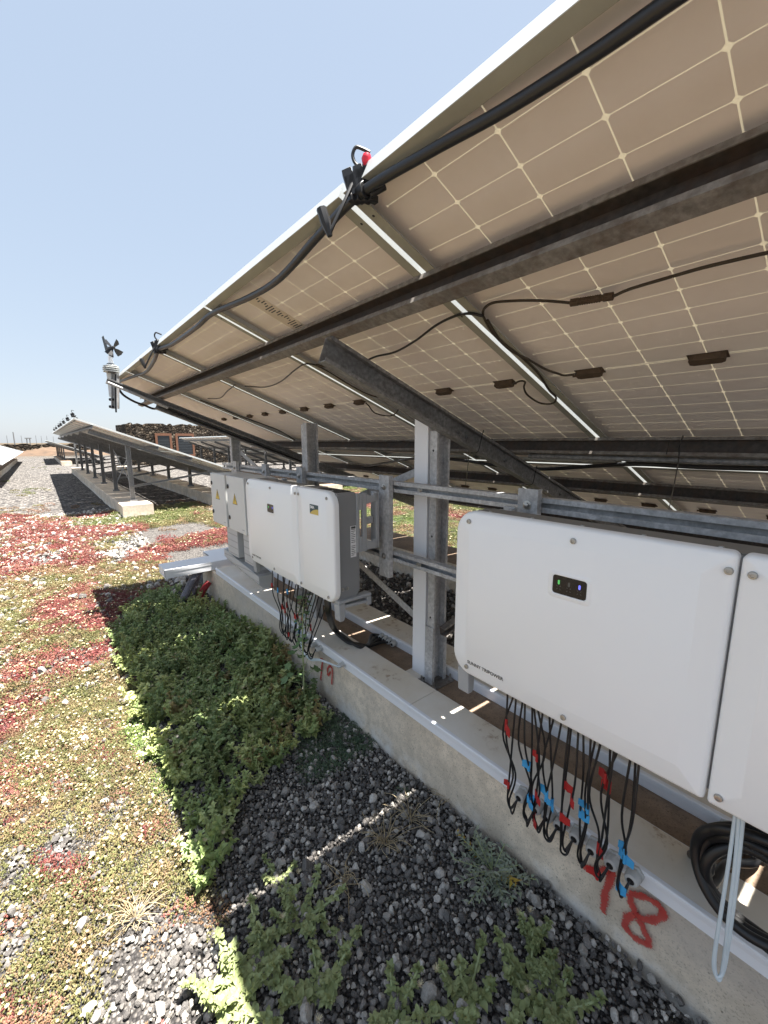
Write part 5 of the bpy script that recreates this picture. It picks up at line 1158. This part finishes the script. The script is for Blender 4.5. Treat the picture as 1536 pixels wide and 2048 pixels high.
plant('mallow', [('stem', st, MAT['stem']), ('leaves', lf, MAT['mallow'])], p, 'tall mallow weed with round leaves standing against the kerb below the far inverter', 'weed')
# grey thistle-like plant
p = AZ(985, 1745, 0.03); r = random.Random(12); lf, st, yl = MB(), MB(), MB()
for k in range(46):
    g = r.uniform(0, 6.283); el = r.uniform(.1, 1.0); L = r.uniform(.09, .19); dv = Vector((math.cos(g)*math.cos(el), math.sin(g)*math.cos(el), math.sin(el)*.8))
    if dv.x > .4: dv.x *= .5
    st.tube([(0, 0, 0), dv*L*.5, dv*L-Vector((0, 0, .02*r.random()))], .0017, 5, res=3)
    for j in range(9):
        q = dv*(L*(.25+.09*j)); s = 1 if j % 2 else -1; h = Vector((-math.sin(g), math.cos(g), 0))*s
        wavy_leaf(yl if k in (5, 17) else lf, q, h*.8+dv*.6+Vector((0, 0, r.uniform(-.2, .4))), (0, 0, 1), r.uniform(.016, .036), r.uniform(.006, .010), r, 0, 3, .4, .3, 1)
plant('sow_thistle', [('leaves', lf, MAT['greyleaf']), ('stems', st, MAT['stem']), ('yellow_leaf', yl, MAT['yellowleaf'])], p, 'grey green feathery weed on the dark gravel near the red seven', 'weed')
def tuft(px_, py_, seed, label, n=26, L=.16, mat='dry'):
    p = AZ(px_, py_, .01); r = random.Random(seed); mb = MB()
    for k in range(n):
        g = r.uniform(0, 6.283); el = r.uniform(.15, 1.0); l = L*r.uniform(.4, 1.1); d = Vector((math.cos(g)*math.cos(el), math.sin(g)*math.cos(el), math.sin(el)))
        q = d*l; mb.tube([(0, 0, 0), q*.5+Vector((r.uniform(-.02, .02), r.uniform(-.02, .02), .015)), q+Vector((0, 0, -.25*l*r.random()))], [.0013, .0008], 4, res=4)
        if r.random() < .5: e = q*.6; mb.tube([e, e+Vector((r.uniform(-.04, .04), r.uniform(-.04, .04), r.uniform(0, .03)))], .0007, 3, spline=False)
    return plant('dry_weed', [('stalks', mb, MAT[mat])], p, label, 'weed', 'dry weeds on the gravel')
tuft(770, 1690, 1, 'tangled dry weed in the middle of the shaded gravel', 34, .17); tuft(690, 1770, 2, 'dry tuft left of the tangled one beside the sunlit stripe', 18, .12); tuft(270, 1840, 3, 'bleached dry weed on sunlit gravel at the lower left', 40, .13)
tuft(900, 1600, 4, 'thin dry stalks near the kerb foot', 16, .16); tuft(820, 1640, 5, 'sparse grey dry stalks beside the sunlit stripe', 20, .15)
# fine dark herbs
fx, fy = grid(-.2, 1.29, .2, 3.0, .034); pxx, pyy = project(np.stack([fx, fy, 0*fx+.02], -1)); k = np.zeros(len(fx), bool)
for h in HERB: k |= inside(h, pxx+pn(fx, fy, 5)*14, pyy+pn(fx, fy, 5, 3)*12)
k |= (fx > 1.17) & (fx < 1.285) & (fy < 4.3) & (pn(fx, fy, 3.2, 8.) > .35)
fx, fy = fx[k], fy[k]; n = len(fx); tint = np.array([(.13, .19, .115), (.17, .23, .135), (.15, .20, .13)])[nr.integers(0, 3, n)]*nr.uniform(.8, 1.3, (n, 1))
scatter('fine_herb', np.stack([fx, fy, gheight(fx, fy)+.004], -1), np.stack([nr.uniform(-.3, .3, n), nr.uniform(-.3, .3, n), nr.uniform(0, 6.28, n)], -1), nr.uniform(.4, .75, n), nr.integers(0, 2, n), np.concatenate([tint, np.ones((n, 1))], 1), [CP[0], CP[3]], 'fine dark green herb creeping along the kerb foot in the shade', 'ground cover')
